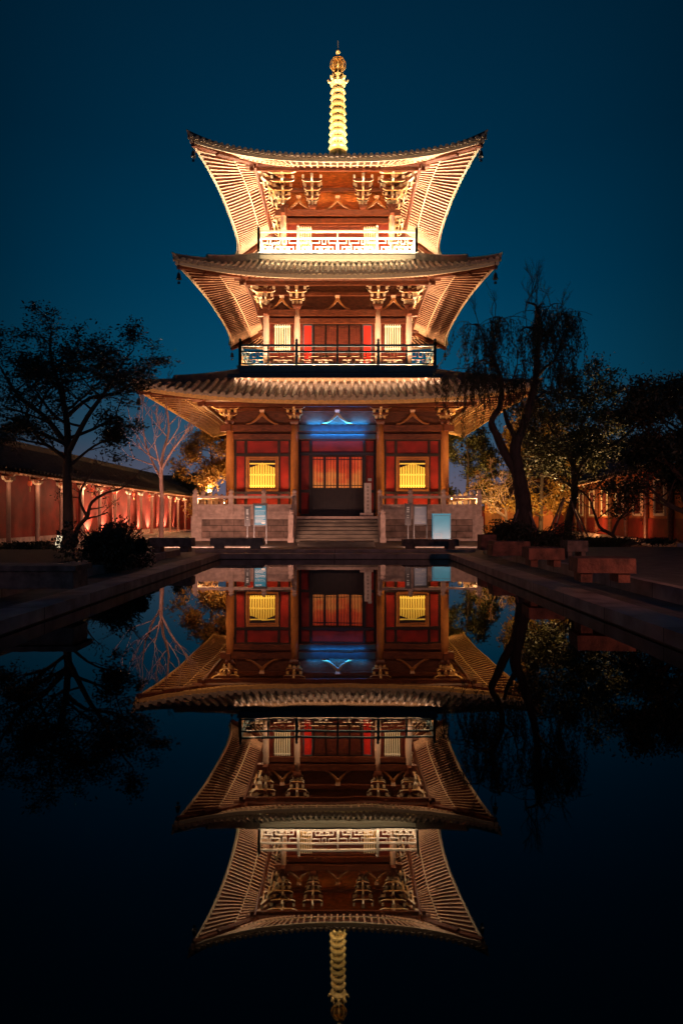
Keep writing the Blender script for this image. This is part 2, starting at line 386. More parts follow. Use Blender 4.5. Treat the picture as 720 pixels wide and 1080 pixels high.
    # hip ridges and corner beams
    hr = MB(); pts = []; top = r['ht']
    for j in range(15):
        a = top+(hc-.06-top)*j/14; pts.append(Vector((a, -a, zs(a, a)+.08)))
    for i in range(14):
        a, b = pts[i], pts[i+1]
        f_ = i/14
        if f_ < .62: hr.beam(a+Vector((0, 0, .06)), b+Vector((0, 0, .06)), .24, .34)
        hr.beam(a-Vector((0, 0, .02)), b-Vector((0, 0, .02)), .2, .18)
        hr.tube([a+Vector((0, 0, .24 if f_ < .62 else .08)), b+Vector((0, 0, .24 if f_ < .62 else .08))], .085, 7)
    e = pts[-1]; hr.tube([e, e+Vector((.03, -.03, .12)), e+Vector((.10, -.10, .17))], [.09, .07, .03], 7, 1)
    cb = MB()
    pa = Vector((C-.3, -(C-.3), zin-.15)); pb = Vector((r['P']+.1, -(r['P']+.1), r['zp']+.12)); pc = Vector((hc-.18, -(hc-.18), zc-.26))
    cb.beam(pa, pb, .26, .34); cb.beam(pb-Vector((.4, -.4, -.1)), pc, .22, .28); cb.beam(pb, pb+(pc-pb)*.62-Vector((0, 0, .05)), .26, .34)
    for s4 in range(4):
        if s4 == 0: h0 = hr.build('hip_ridge', [M['tile'], M['tilecap']], roof); c0 = cb.build('corner_beam', M['timber'], roof)
        else: inst(h0, roof, s4*PI/2); inst(c0, roof, s4*PI/2)
    return roof, zs, ed, ez
RF = [make_roof(r, i) for i, r in enumerate(ROOF)]

# wind bells at the roof corners (hang from the beams: things of their own)
bellm = MB(); bellm.lathe([(0, .0), (.05, -.01), (.085, -.08), (.10, -.22), (.13, -.30), (.10, -.30), (0, -.26)], n=10); bellm.tube([(0, 0, .2), (0, 0, -.01)], .012, 5)
bclap = MB(); bclap.tube([(0, 0, -.25), (0, 0, -.42)], .008, 5); bclap.box(-.06, .06, -.005, .005, -.52, -.40)
bell0 = None
for i, nm in enumerate(('lowest', 'middle', 'top')):
    r = ROOF[i]
    for sx, sy, cn in ((-1, -1, 'front left'), (1, -1, 'front right'), (-1, 1, 'rear left'), (1, 1, 'rear right')):
        c = r['hc']-.22
        lab = 'small dark bronze wind bell hanging from the %s corner of the %s pagoda roof' % (cn, nm)
        if bell0 is None:
            bell0 = empty('wind_bell', (sx*c, sy*c, r['zc']-.58), lab, 'bell', 'wind bells under the pagoda roof corners')
            bellm.build('bell_body', M['metal'], bell0); bclap.build('clapper', M['metal'], bell0)
        else:
            q = copy_tree(bell0); q.location = (sx*c, sy*c, r['zc']-.58); q['label'] = lab

# bracket sets
def arm(mb, L, z, h, w, fr, m=0, me=1):
    b = L*.30
    poly = [(-L/2, z+h), (-L/2, z+h*.55), (-L/2+b*.25, z+h*.2), (-L/2+b*.6, z+.0), (L/2-b*.6, z+.0), (L/2-b*.25, z+h*.2), (L/2, z+h*.55), (L/2, z+h)]
    mb.prism(poly, fr, w/2, m, [me, me, me, 2, me, me, me, m])  # cream edge paint; lighter underside puts light from below into the colour
def bracket(n, step, s=1.0, corner=False, z0=0, H=1.0):
    """origin on column axis top; outwards = -y"""
    mb = MB(); h = H/n
    mb.cbox((0, 0, z0), (.34*s, .34*s, .12*s), 0, 1.28); mb.cbox((0, 0, z0+.12*s), (.44*s, .44*s, .10*s), 0)
    z = z0+.16*s
    for i in range(n):
        o = step*i; L = (.55+.23*i)*s; ah = h*.50
        for oo in ([0] if i == 0 else [0, -o]):
            arm(mb, L, z, ah, .10*s, lambda u, w, t, oo=oo: (u, oo+t, w))
            for u in (-L/2+.08*s, 0, L/2-.08*s): mb.cbox((u, oo, z+ah), (.11*s, .13*s, h-ah), 1, 1.25)
        # outward arm
        Lo = 2*(o+step*.9)
        arm(mb, Lo, z, ah, .10*s, lambda u, w, t: (t, u*.5-(o+step)*.5+.0, w) if False else (t, -(u+Lo/2)*.62+.25*s, w))
        mb.cbox((0, -(Lo*.62)+.33*s, z+ah), (.13*s, .11*s, h-ah), 1, 1.25)
        if corner:
            for ang in (PI/4,):
                c, sn = math.sin(ang), math.cos(ang)
                Ld = Lo*1.42
                arm(mb, Ld, z, ah, .14*s, lambda u, w, t: ((u+Ld/2)*.62*c-.2*s+t*c, -((u+Ld/2)*.62)*sn+.2*s+t*sn, w))
                q = Ld*.62; mb.cbox((q*c-.25*s, -q*sn+.25*s, z+ah), (.13*s, .13*s, h-ah), 1, 1.25)
            # arms for the other face of the corner
            arm(mb, Lo, z, ah, .10*s, lambda u, w, t: ((u+Lo/2)*.62-.25*s, t, w))
            mb.cbox(((Lo*.62)-.33*s, 0, z+ah), (.11*s, .13*s, h-ah), 1, 1.25)
            for oo in ([] if i == 0 else [o]):
                arm(mb, L, z, ah, .10*s, lambda u, w, t, oo=oo: (oo+t, u, w))
                for u in (-L/2+.08*s, 0, L/2-.08*s): mb.cbox((oo, u, z+ah), (.13*s, .11*s, h-ah), 1, 1.25)
        z += h
    return mb
TIER = [ # C half, zdeck, column top, r, inner cols, P, zp, bracket n, step
    dict(C=5.24, z0=1.25, zt=5.72, cr=.20, inner=[-2.09, 2.09], H=1.05, n=4, wallcol='red'),
    dict(C=3.65, z0=8.70, zt=11.85, cr=.16, inner=[-2.07, 2.07], H=1.15, n=4, wallcol='red'),
    dict(C=2.84, z0=14.6, zt=17.35, cr=.16, inner=[], H=1.55, n=5, wallcol='red')]
cm = [MB() for _ in range(3)]
for i, t in enumerate(TIER):
    Hc = t['zt']-t['z0']; cr = t['cr']
    prof = [(0, 0), (cr*1.5, 0), (cr*1.5, .08), (cr*1.25, .16), (cr, .18), (cr, Hc*.6), (cr*.93, Hc*.85), (cr*.84, Hc), (0, Hc)]
    cm[i].lathe(prof, n=20)
    C = t['C']; step = (ROOF[i]['P']-C)/(t['n'])*1.0
    colmesh = None; brmesh = None; brc = None; trim = [M['timber'], M['gilt' if i == 0 else 'cream'], M['goldrafter']]
    for k4 in range(4):
        rot = side(k4)
        locs = [(-C, -C, True)]+[(a, -C, False) for a in t['inner']]
        for a, y, cnr in locs:
            p = rot @ Vector((a, y, 0))
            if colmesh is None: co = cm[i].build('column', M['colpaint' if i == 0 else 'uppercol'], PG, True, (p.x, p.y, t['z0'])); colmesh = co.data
            else:
                co = bpy.data.objects.new('column', colmesh); COL.objects.link(co); co.parent = PG; co.location = (p.x, p.y, t['z0'])
            if cnr:
                if brc is None: b = bracket(t['n'], step, 1.0, True, 0, t['H']).build('bracket_set', trim, co); brc = b.data
                else: b = bpy.data.objects.new('bracket_set', brc); COL.objects.link(b); b.parent = co
                b.rotation_euler = (0, 0, k4*PI/2-PI/2)
            else:
                if brmesh is None: b = bracket(t['n'], step, 1.0, False, 0, t['H']).build('bracket_set', trim, co); brmesh = b.data
                else: b = bpy.data.objects.new('bracket_set', brmesh); COL.objects.link(b); b.parent = co
                b.rotation_euler = (0, 0, k4*PI/2)
            b.location = (0, 0, Hc)
    # beams and purlins
    bm_ = MB(); P_, zp = ROOF[i]['P'], ROOF[i]['zp']
    bm_.box(-C-.45, C+.45, -C-.10, -C+.10, t['zt']-.34, t['zt']-.02)                    # architrave
    bm_.box(-C, C, -C-.07, -C+.07, t['zt']-.72, t['zt']-.46)
    bm_.box(-C-.7, C+.7, -C-.08, -C+.08, t['zt']+t['H']*.62, t['zt']+t['H']*.62+.17)
    bm_.tube([(-P_-.55, -P_, zp), (P_+.55, -P_, zp)], .15, 12); bm_.box(-P_-.3, P_+.3, -P_-.05, -P_+.05, zp-.34, zp-.14)
    for k4 in range(4):
        if k4 == 0: b0 = bm_.build('beam', M['timber'], PG)
        else: inst(b0, PG, k4*PI/2)
    # upper boards behind the brackets
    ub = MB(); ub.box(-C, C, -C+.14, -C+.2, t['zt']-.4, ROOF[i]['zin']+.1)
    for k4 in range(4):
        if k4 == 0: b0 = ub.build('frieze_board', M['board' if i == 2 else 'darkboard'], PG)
        else: inst(b0, PG, k4*PI/2)
    # soffit of the gallery between wall and purlin is the rafter field
# forked struts in the bracket zone
def fork(w, h, th=.09):
    mb = MB()
    for sx in (-1, 1):
        pts = [(0, h), (.06, h), (w*.35, h*.52), (w*.72, h*.16), (w, .05), (w*1.04, 0), (w*.8, 0), (w*.5, h*.2), (w*.22, h*.46), (0, h*.72)]
        poly = [(sx*u, z) for u, z in pts]
        mb.prism(poly, lambda u, z, t: (u, t-.03, z), th/2, 0, [0]*5+[1]*5)  # lower edges paler: light from below put into the colour
    mb.cbox((0, 0, h), (.2, .2, .12), 1, 1.3)
    return mb
for i, pos in ((0, [-3.67, 0, 3.67]), (1, [-2.86, 0, 2.86]), (2, [-2.05, 0, 2.05])):
    t = TIER[i]; sc = [.62, .5, .55][i]
    f0 = None
    for k4 in range(4):
        for a in pos:
            if f0 is None: f0 = fork(sc*1.25, .6).build('forked_strut', [M['colpaint'], M['rafter']], PG); o = f0
            else: o = inst(f0, PG)
            p = side(k4) @ Vector((a, -t['C']+.02, t['zt']+.0)); o.location = p; o.rotation_euler = (0, 0, k4*PI/2)
# small intermediate bracket sets on top storey
ib = bracket(4, .25, .85, False, 0, 1.3); first = None
for k4 in range(4):
    for a in (-1.32, 1.32):
        if first is None: first = ib.build('bracket_set', [M['timber'], M['cream'], M['rafter']], PG); o = first
        else: o = inst(first, PG)
        o.location = side(k4) @ Vector((a, -TIER[2]['C'], TIER[2]['zt'])); o.rotation_euler = (0, 0, k4*PI/2)

tq = MB(); tq.box(-1.86, 1.86, -5.352, -5.343, 5.39, 5.69); tq.box(-1.86, 1.86, -5.322, -5.313, 5.01, 5.25); tq.build('painted_lintel', M['teal'], PG)
# ---- walls
def frame_rect(mb, x0, x1, z0, z1, y, w=.07, dp=.08, m=0):
    mb.box(x0, x1, y-dp, y, z0, z0+w, m); mb.box(x0, x1, y-dp, y, z1-w, z1, m)
    mb.box(x0, x0+w, y-dp, y, z0+w, z1-w, m); mb.box(x1-w, x1, y-dp, y, z0+w, z1-w, m)
def lattice(x0, x1, z0, z1, y, n, w=.025, cross=2, m=0):
    mb = MB()
    for i in range(n): x = x0+(x1-x0)*(i+.5)/n; mb.box(x-w/2, x+w/2, y-.03, y, z0, z1, m)
    for j in range(cross):
        f_ = (.08, .92, .5, .3)[j]; z = z0+(z1-z0)*f_; mb.box(x0, x1, y-.038, y-.004, z-w/2, z+w/2, m)
    return mb
yw = -5.12
def tier1_side(k4, srcs={}):
    objs = []
    if 'wall' not in srcs:
        mb = MB()
        mb.box(-5.1, -2.15, yw, yw+.15, 1.25, 5.3, 0); mb.box(2.15, 5.1, yw, yw+.15, 1.25, 5.3, 0)
        mb.box(-2.05, 2.05, yw+.55, yw+.7, 4.28, 5.3, 0); mb.box(-2.05, -1.33, yw+.55, yw+.7, 1.25, 4.28, 0); mb.box(1.33, 2.05, yw+.55, yw+.7, 1.25, 4.28, 0)
        srcs['wall'] = mb.build('wall', M['red'], PG)
        fm = MB()
        for s in (-1, 1):
            for a in (2.32, 2.86, 4.48, 5.0): fm.box(s*a-.065, s*a+.065, yw-.07, yw-.002, 1.4, 5.0)
            lo, hi = sorted((s*2.2, s*5.08))
            for z, h in ((1.25, .16), (2.32, .13), (4.18, .14), (4.93, .16)): fm.box(lo, hi, yw-.10, yw-.004, z, z+h)
            lo, hi = sorted((s*1.9, s*2.12)); fm.box(lo, hi, yw-.06, yw+.7, 1.25, 5.3)
            fm.box(s*1.34-.07, s*1.34+.07, yw+.42, yw+.548, 1.35, 5.2); fm.box(s*1.86-.06, s*1.86+.06, yw+.44, yw+.548, 1.35, 5.2)
            lo, hi = sorted((s*1.41, s*1.80)); fm.box(lo, hi, yw+.46, yw+.546, 2.42, 2.56)
        fm.box(-1.9, 1.9, yw+.40, yw+.545, 4.26, 4.42); fm.box(-1.9, 1.9, yw+.40, yw+.545, 5.0, 5.25); fm.box(-1.9, 1.9, yw+.38, yw+.6, 1.25, 1.36)
        srcs['frame'] = fm.build('wall_frame', M['dark'], PG)
        cb = MB(); cb.box(-2.05, 2.05, yw+.50, yw+.54, 5.25, 6.9); cb.box(-2.05, 2.05, yw+.35, yw+.5, 5.75, 5.95)
        srcs['board'] = cb.build('door_bay_board', M['deepred'], PG)
        # windows
        for s in (-1, 1):
            c = s*3.67
            wf = MB(); frame_rect(wf, c-.80, c+.80, 2.47, 4.16, yw-.002, .09, .10); frame_rect(wf, c-.69, c+.69, 2.58, 4.05, yw-.002, .06, .06)
            # ogee arch fillet
            x0, x1 = c-.63, c+.63
            pts = [(x0, 3.99), (x0, 3.62)]+[(x0+.63*t, 3.62+.12*math.sin(t*PI/2)+.14*t**3) for t in (.15, .3, .45, .6, .75, .9, 1)]
            pr = [(2*c-u, z) for u, z in reversed(pts[:-1])]
            poly = pts+pr
            wf.prism(poly, lambda u, z, t: (u, yw-.045+t, z), .014, 1)
            w_ = wf.build('window', [M['colpaint'], M['dark']], PG)
            pn = MB(); pn.box(c-.63, c+.63, yw-.02, yw-.004, 2.64, 3.99); pn.build('pane', M['yellowpane'], w_)
            lt = lattice(c-.62, c+.62, 2.64, 3.92, yw-.024, 10, .062, 3); lt.build('lattice', M['litslat'], w_)
            srcs['win%d' % s] = w_
        # doors: four leaves
        for i in range(4):
            x0 = -1.27+i*.635; x1 = x0+.634
            dm = MB(); frame_rect(dm, x0, x1, 1.36, 4.26, yw+.55, .06, .06); dm.box(x0+.06, x1-.06, yw+.51, yw+.548, 1.42, 2.58, 0); dm.box(x0+.06, x1-.06, yw+.48, yw+.545, 2.58, 2.66)
            dm.box(x0+.14, x1-.14, yw+.495, yw+.51, 1.55, 2.42, 0)
            d_ = dm.build('door', M['dark'], PG)
            p = MB(); p.box(x0+.06, x1-.06, yw+.53, yw+.546, 2.66, 4.2); p.build('pane', M['doorglow'], d_)
            lattice(x0+.06, x1-.06, 2.66, 4.2, yw+.525, 7, .036, 2).build('lattice', M['dark'], d_)
            srcs['door%d' % i] = d_
    else:
        for q in list(srcs.values()):
            c = copy_tree(q, PG); c.rotation_euler = (0, 0, k4*PI/2)
for k4 in range(4): tier1_side(k4)
pan = MB()
def gallery(i, srcs):
    t = TIER[i]; C = t['C']; y = -C+.10; z0 = t['z0']
    mb = MB(); fm = MB()
    mb.box(-C, C, y, y+.12, z0, t['zt']-.3, 0)
    srcs.append(mb.build('wall', M['deepred'], PG))
    zt = t['zt']-.46
    def pane(x0, x1, za, zb, mt, ml, n, nm='window', fmtl='timber', cross=2):
        w_ = MB(); frame_rect(w_, x0-.07, x1+.07, za-.07, zb+.07, y-.002, .07, .07); w = w_.build(nm, M[fmtl], PG)
        p = MB(); p.box(x0, x1, y-.02, y-.004, za, zb); p.build('pane', M[mt], w)
        lattice(x0, x1, za, zb, y-.024, n, .045, cross).build('lattice', M[ml], w)
        srcs.append(w)
    if i == 1:
        fm.box(-C, C, y-.09, y-.002, 11.20, 11.42)
        for s in (-1, 1):
            pane(s*2.83-.42, s*2.83+.42, 9.75, 11.1, 'olivepane', 'paleslat', 7)
            lo, hi = sorted((s*1.33, s*1.72)); w_ = MB(); frame_rect(w_, lo-.05, hi+.05, 9.0, 11.1, y-.002, .05, .06); w = w_.build('wall_panel', M['teal'], PG)
            p = MB(); p.box(lo, hi, y-.03, y-.004, 9.05, 11.05); p.build('red_field', M['redpanel'], w); srcs.append(w)
        for j in range(4): x0 = -1.18+j*.60; pane(x0, x0+.54, 9.5, 11.05, 'winepane', 'timber', 6, 'door', 'dark')
        srcs.append(fm.build('lintel', M['teal'], PG))
    else:
        fm.box(-C, C, y-.09, y-.002, 16.66, 16.86); srcs.append(fm.build('lintel', M['timber'], PG))
        for s in (-1, 1): pane(s*1.72-.36, s*1.72+.36, 14.9, 16.5, 'olivepane', 'paleslat', 6, cross=4)
        for j in range(4): x0 = -1.24+j*.63; pane(x0, x0+.56, 14.9, 16.5, 'winepane', 'timber', 6, 'door', 'timber')
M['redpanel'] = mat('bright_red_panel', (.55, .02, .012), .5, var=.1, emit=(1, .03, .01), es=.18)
for i in (1, 2):
    srcs = []; gallery(i, srcs)
    for k4 in (1, 2, 3):
        for q in srcs: c = copy_tree(q, PG); c.rotation_euler = (0, 0, k4*PI/2)

# ---- balconies
def fret(mb, x0, x1, z0, z1, y, th=.042, m=0):
    """meander fretwork between two posts"""
    h = z1-z0; n = max(2, round((x1-x0)/(h*1.25))); cw = (x1-x0)/n
    seg = [((0, 0), (0, .66)), ((0, .66), (.62, .66)), ((.28, .33), (1.0, .33)), ((.28, .33), (.28, 0)), ((.62, .66), (.62, 1)), ((.85, 1), (.85, .6)), ((.85, .6), (1, .6)), ((.62, .33), (.62, .12)), ((.62, .12), (.86, .12))]
    for i in range(n):
        flip = i >= n/2
        for (a, b), (c, d) in seg:
            if flip: a, c = 1-a, 1-c
            p = (x0+(i+a)*cw, z0+b*h); q = (x0+(i+c)*cw, z0+d*h)
            xa, xb = sorted((p[0], q[0])); za, zb = sorted((p[1], q[1]))
            xa = max(x0, xa-th/2); xb = min(x1, xb+th/2)
            mb.box(xa, xb, y-.02+random.uniform(0, .004), y+.02, max(z0, za-th/2), min(z1, zb+th/2), m)
def balcony(B, zb, zd, C, mf, posts, small, frame, latt, rh):
    mb = MB()
    mb.box(-B, B, -B, B, zb+.13, zd)                          # deck slab with fascia
    mb.box(-B-.04, B+.04, -B-.04, B+.04, zd-.09, zd+.0)
    mb.box(-B+.1, B-.1, -B+.1, B-.1, zb, zb+.13)
    dk = mb.build('balcony', frame, PG)
    jm = MB()
    nj = 15
    for j in range(nj):
        a = -B+.3+(2*B-.6)*j/(nj-1); jm.box(a-.07, a+.07, -B+.02, -B+.5, zb-.14, zb-.002)
    jo = jm.build('joist_ends', M['timber'], dk)
    for k4 in (1, 2, 3): inst(jo, dk, k4*PI/2)
    y = -B+.10
    rm = MB(); rm.box(-B+.05, B-.05, y-.035, y+.035, zd+rh-.10, zd+rh); rm.box(-B+.05, B-.05, y-.03, y+.03, zd+rh*.62, zd+rh*.62+.09); rm.box(-B+.05, B-.05, y-.035, y+.035, zd+.06, zd+.13)
    allp = sorted(posts+small)
    ms = []
    r0 = rm.build('railing', frame, PG)
    for a in posts:
        pm = MB(); pm.cbox((a, y, zd), (.13, .13, rh+.10)); pm.cbox((a, y, zd+rh+.10), (.09, .09, .04)); pm.lathe([(.0, 0), (.06, .02), (.075, .07), (.05, .13), (0, .17)], (a, y, zd+rh+.14), 8)
        pm.build('railing_post', frame, r0)
    for a in small:
        pm = MB(); pm.cbox((a, y, zd), (.08, .08, rh-.08)); pm.build('railing_post', frame, r0)
    for a, b in zip(allp[:-1], allp[1:]):
        fmb = MB(); fret(fmb, a+.06, b-.06, zd+.13, zd+rh*.62, y); fmb.build('fretwork', latt, r0)
    for k4 in (1, 2, 3): c = copy_tree(r0, PG); c.rotation_euler = (0, 0, k4*PI/2)
    return dk
balcony(4.92, 8.25, 8.70, 3.65, None, [-4.82, -2.02, 2.02, 4.82], [-3.42, 0, 3.42], M['teal'], M['fretochre'], 1.06)
balcony(4.10, 14.18, 14.60, 2.84, None, [-4.0, -2.0, 2.0, 4.0], [0], M['white'], M['white'], 1.16)
# base of the balconies standing on the roofs
bb = MB(); bb.box(-4.75, 4.75, -4.75, 4.75, 7.2, 8.25); bb.box(-5.2, 5.2, -5.2, 5.2, 7.2, 8.06); bb.box(-5.26, 5.26, -5.26, 5.26, 8.06, 8.15); bb.box(-5.23, 5.23, -5.23, 5.23, 7.84, 7.89); bb.build('balcony_base', M['tilecap'], PG)
bb = MB(); bb.box(-3.85, 3.85, -3.85, 3.85, 13.7, 14.18); bb.box(-3.92, 3.92, -3.92, 3.92, 13.9, 14.05); bb.build('balcony_base', M['goldpale'], PG)
chm = MB()  # added housings with lips that keep the strips out of the reflection
chm.box(-5.45, 5.45, -5.49, -5.46, 7.97, 8.15); chm.box(-5.45, 5.45, -5.46, -5.26, 8.12, 8.15)
chm.box(-3.95, 3.95, -4.29, -4.19, 14.46, 14.515); chm.box(-4.1, 4.1, -4.15, -4.12, 13.90, 14.03); chm.box(-4.1, 4.1, -4.12, -3.92, 14.01, 14.035)
for k4 in range(4):
    if k4 == 0: ch0 = chm.build('added_strip_shield', M['metal'], PG)
    else: inst(ch0, PG, k4*PI/2)
# inner core so that no light leaks through the storeys
core = MB(); core.box(-4.9, 4.9, -4.4, 4.4, 5.6, 7.5); core.box(-3.3, 3.3, -3.3, 3.3, 11.9, 13.6); core.box(-2.5, 2.5, -2.5, 2.5, 17.4, 19.6)
core.build('loft', M['dark'], PG)
lr = MB(); lr.box(-2.6, 2.6, -2.6, 2.6, 14.6, 17.3); lr.box(-3.3, 3.3, -3.3, 3.3, 8.7, 11.8); lr.build('inner_room', M['dark'], PG)

# ---- spire
sp = MB(); sp.lathe([(.75, 20.0), (.75, 21.0), (.62, 21.1), (.62, 21.5), (.50, 21.6), (.50, 21.95), (.15, 22.0), (.13, 25.8), (.10, 25.9), (0, 25.9)], n=20)
spo = sp.build('spire', M['gold'], PG, True)
z = 22.08
for i in range(9):
    rr = .50-.012*i; h = .405-.002*i
    rm = MB(); rm.lathe([(rr*.55, 0), (rr*.93, .03), (rr, .09), (rr, .17), (rr*.95, .22), (rr*.82, .27), (rr*.66, .30), (rr*.6, .31), (rr*.50, .31), (rr*.5, 0)], (0, 0, z), 24)
    for k in range(12):
        a = 2*PI*(k+.5)/12
        rm.cbox((rr*.66*math.cos(a), rr*.66*math.sin(a), z+.30), (.08, .08, h-.295))
    for k in range(8):
        a = 2*PI*k/8; x, y = rr*1.0*math.cos(a), rr*1.0*math.sin(a)
        rm.lathe([(0, .0), (.035, .03), (.05, .09), (.035, .14), (0, .16)], (x, y, z+.02), 6)
    rm.build('ring', M['goldpale'], spo, False); z += h
cr = MB()
zc_ = z
cr.lathe([(.2, 0), (.34, .06), (.45, .2), (.42, .34), (.28, .42), (.15, .46), (.15, .5), (.28, .56), (.34, .66), (.24, .78), (.1, .84)], (0, 0, zc_), 18)
for k in range(8):
    a = 2*PI*k/8; d = Vector((math.cos(a), math.sin(a), 0))
    b = Vector((0, 0, zc_+.3))
    cr.tube([b+d*.36, b+d*.50+Vector((0, 0, .02)), b+d*.56+Vector((0, 0, .12)), b+d*.52+Vector((0, 0, .2))], [.09, .07, .05, .015], 6)
    b = Vector((0, 0, zc_+.62)); cr.tube([b+d*.25, b+d*.38+Vector((0, 0, .02)), b+d*.42+Vector((0, 0, .12))], [.07, .055, .012], 6)
cr.build('lotus_crown', M['goldpale'], spo)
fl = MB(); zf = zc_+.90
# flame jewel: four pierced leaf-shaped plates crossing on the axis, with curled ribs
for k in range(4):
    a = PI*k/4; d = Vector((math.cos(a), math.sin(a), 0))
    for s in (-1, 1):
        for (r0_, w0) in ((.44, .0), (.30, .0), (.16, .0)):
            pts = []
            for j in range(11):
                t = j/10; ang = -PI/2+PI*t*.98
                pts.append(d*s*(r0_*math.cos(ang)**.8 if math.cos(ang) > 0 else 0)+Vector((0, 0, zf+.38+(.36 if ang < 0 else .46*(r0_/.44)**.3)*math.sin(ang))))
            fl.tube(pts, .028, 5)
        fl.tube([d*s*.30+Vector((0, 0, zf+.15)), d*s*.40+Vector((0, 0, zf+.35)), d*s*.30+Vector((0, 0, zf+.5))], [.04, .035, .01], 5)
fl.lathe([(0, 0), (.12, .03), (.2, .2), (.22, .35), (.15, .55), (.05, .75), (0, .8)], (0, 0, zf), 12)
fl.build('flame_jewel', M['gold'], spo)
tp = MB(); tp.tube([(0, 0, zf+.7), (0, 0, zf+1.1)], .035, 8)
tp.lathe([(0, 0), (.09, .03), (.13, .11), (.12, .17), (.06, .24), (.02, .3), (.015, .75), (0, .8)], (0, 0, zf+1.02), 12)
tp.build('finial', M['goldpale'], spo, True)

# ------------------------------------------------------------------ stone terrace with stairs and balustrade
TH = 6.76
TR = empty('stone_terrace', (0, 0, 0), 'pale granite terrace of coursed blocks with balustrades and a central stair, carrying the pagoda', 'terrace')
tb = MB(); tb.box(-TH+.06, TH-.06, -TH+.06, TH-.06, .0, 1.10); tb.build('base_wall', M['block'], TR)
ts = MB(); ts.box(-TH-.02, TH+.02, -TH-.02, TH+.02, 1.10, 1.24); ts.box(-TH-.05, TH+.05, -TH-.05, TH+.05, .05, .2)
for sx in (-1, 1):
    for sy in (-1, 1): ts.cbox((sx*(TH-.22), sy*(TH-.22), .2), (.5, .5, .9))
ts.build('coping', M['stone'], TR)
# stairs
nst = 7; SW = 1.86
for i in range(nst):
    zt_ = 1.24-(i+1)*(1.14/nst)+.0; y1 = -TH-.05-(i)*.30; y0 = y1-.30
    if zt_ < G+.02: continue
    m_ = MB(); m_.box(-SW, SW, y0, y1, .02, zt_-.04); m_.box(-SW, SW, y0-.02, y1, zt_-.04, zt_); m_.build('stair_step', M['step'], TR)
for s in (-1, 1):
    yb = -TH-.05-(nst-1)*.30-.1
    m_ = MB(); poly = [(-TH-.06, .02), (-TH-.06, 1.26), (yb, .32), (yb-.15, .32), (yb-.15, .02)]
    m_.prism(poly, lambda u, w, t: (s*(SW+.14)+t, u, w), .13, 0); m_.build('stair_cheek', M['stone'], TR)
def stone_post(x, y, z, h=1.02):
    m_ = MB(); m_.cbox((0, 0, 0), (.22, .22, h)); m_.cbox((0, 0, h), (.16, .16, .04))
    m_.lathe([(.07, 0), (.11, .03), (.125, .09), (.10, .15), (.05, .20), (0, .225)], (0, 0, h+.04), 10)
    return m_
sp0 = stone_post(0, 0, 0)
def rail_run(x0, y0, z0, x1, y1, z1, zbase=1.24, solid=True):
    m_ = MB(); a = Vector((x0, y0, z0)); b = Vector((x1, y1, z1))
    def bar(z, w, h): m_.beam(a+Vector((0, 0, z)), b+Vector((0, 0, z)), w, h)
    bar(.90, .12, .12); bar(.52, .15, .08); bar(.28, .05, .40); bar(.36, .09, .035); bar(.20, .09, .035); bar(.04, .18, .10)
    return m_.build('balustrade_panel', M['stone'], TR)
y = -TH+.13; po = None
posts = [(-6.62, y), (-4.95, y), (-3.42, y), (-2.0, y), (2.0, y), (3.42, y), (4.95, y), (6.62, y)]
for k4 in (1, 2, 3):
    n_ = 8
    for j in range(1, n_+ (0 if k4 == 3 else 1)):
        a = -6.62+13.24*j/n_; p = side(k4) @ Vector((a, -6.62, 0)); posts.append((p.x, p.y))
for (x, y_) in posts:
    if po is None: po = sp0.build('balustrade_post', M['stone'], TR, loc=(x, y_, 1.24)); o = po
    else: o = inst(po, TR, 0, (x, y_, 1.24))
for a, b in ((-6.62, -4.95), (-4.95, -3.42), (-3.42, -2.0), (2.0, 3.42), (3.42, 4.95), (4.95, 6.62)): rail_run(a+.1, y, 1.24, b-.1, y, 1.24)
for k4 in (1, 2, 3):
    for j in range(8):
        a = -6.62+13.24*j/8; b = a+13.24/8
        p = side(k4) @ Vector((a+.1, -6.62, 1.24)); q = side(k4) @ Vector((b-.1, -6.62, 1.24)); rail_run(p.x, p.y, p.z, q.x, q.y, q.z)
for s in (-1, 1):
    x = s*2.0; yb = -TH-1.95
    rail_run(x, -TH-.05, 1.24, x, yb+.1, .30)
    inst(po, TR, 0, (x, yb, .28))
    m_ = MB(); m_.cbox((x, yb-.02, .28), (.2, .3, .75), 0, .6); m_.build('drum_stone', M['stone'], TR)

# ------------------------------------------------------------------ things round the terrace
def bench(name, label, x, y, z, L, Wd, H, mt, rz=0, parent=None, legs=True):
    e = empty(name, (x, y, z), label, 'bench', rz=rz)
    m_ = MB(); th = H*.62
    m_.cbox((0, 0, H-th), (L, Wd, th), 0, .985)
    m_.build('seat', mt, e)
    for sx in (-1, 1):
        q = MB(); q.cbox((sx*(L/2-.28), 0, 0), (.3, Wd*.8, H-th)); q.build('leg', mt, e)
    return e
p = P(250.5, 580, 22.0); bench('stone_bench', 'grey stone bench before the left half of the terrace, below the bright blue notice board', p.x, p.y, G, 1.78, .5, .40, M['greybench'])
p = P(453, 580, 22.0); bench('stone_bench', 'dark stone bench before the right half of the terrace, under the bright blue box', p.x, p.y, G, 1.90, .5, .36, M['benchstone'])
# stepping stone slab in front of the stair
m_ = MB(); m_.cbox((.0, CAMY+24.6, G), (2.9, .9, .2), 0, .98); tag(m_.build('stone_block', M['step']), 'long low stone block lying before the foot of the pagoda stair', 'stone block')
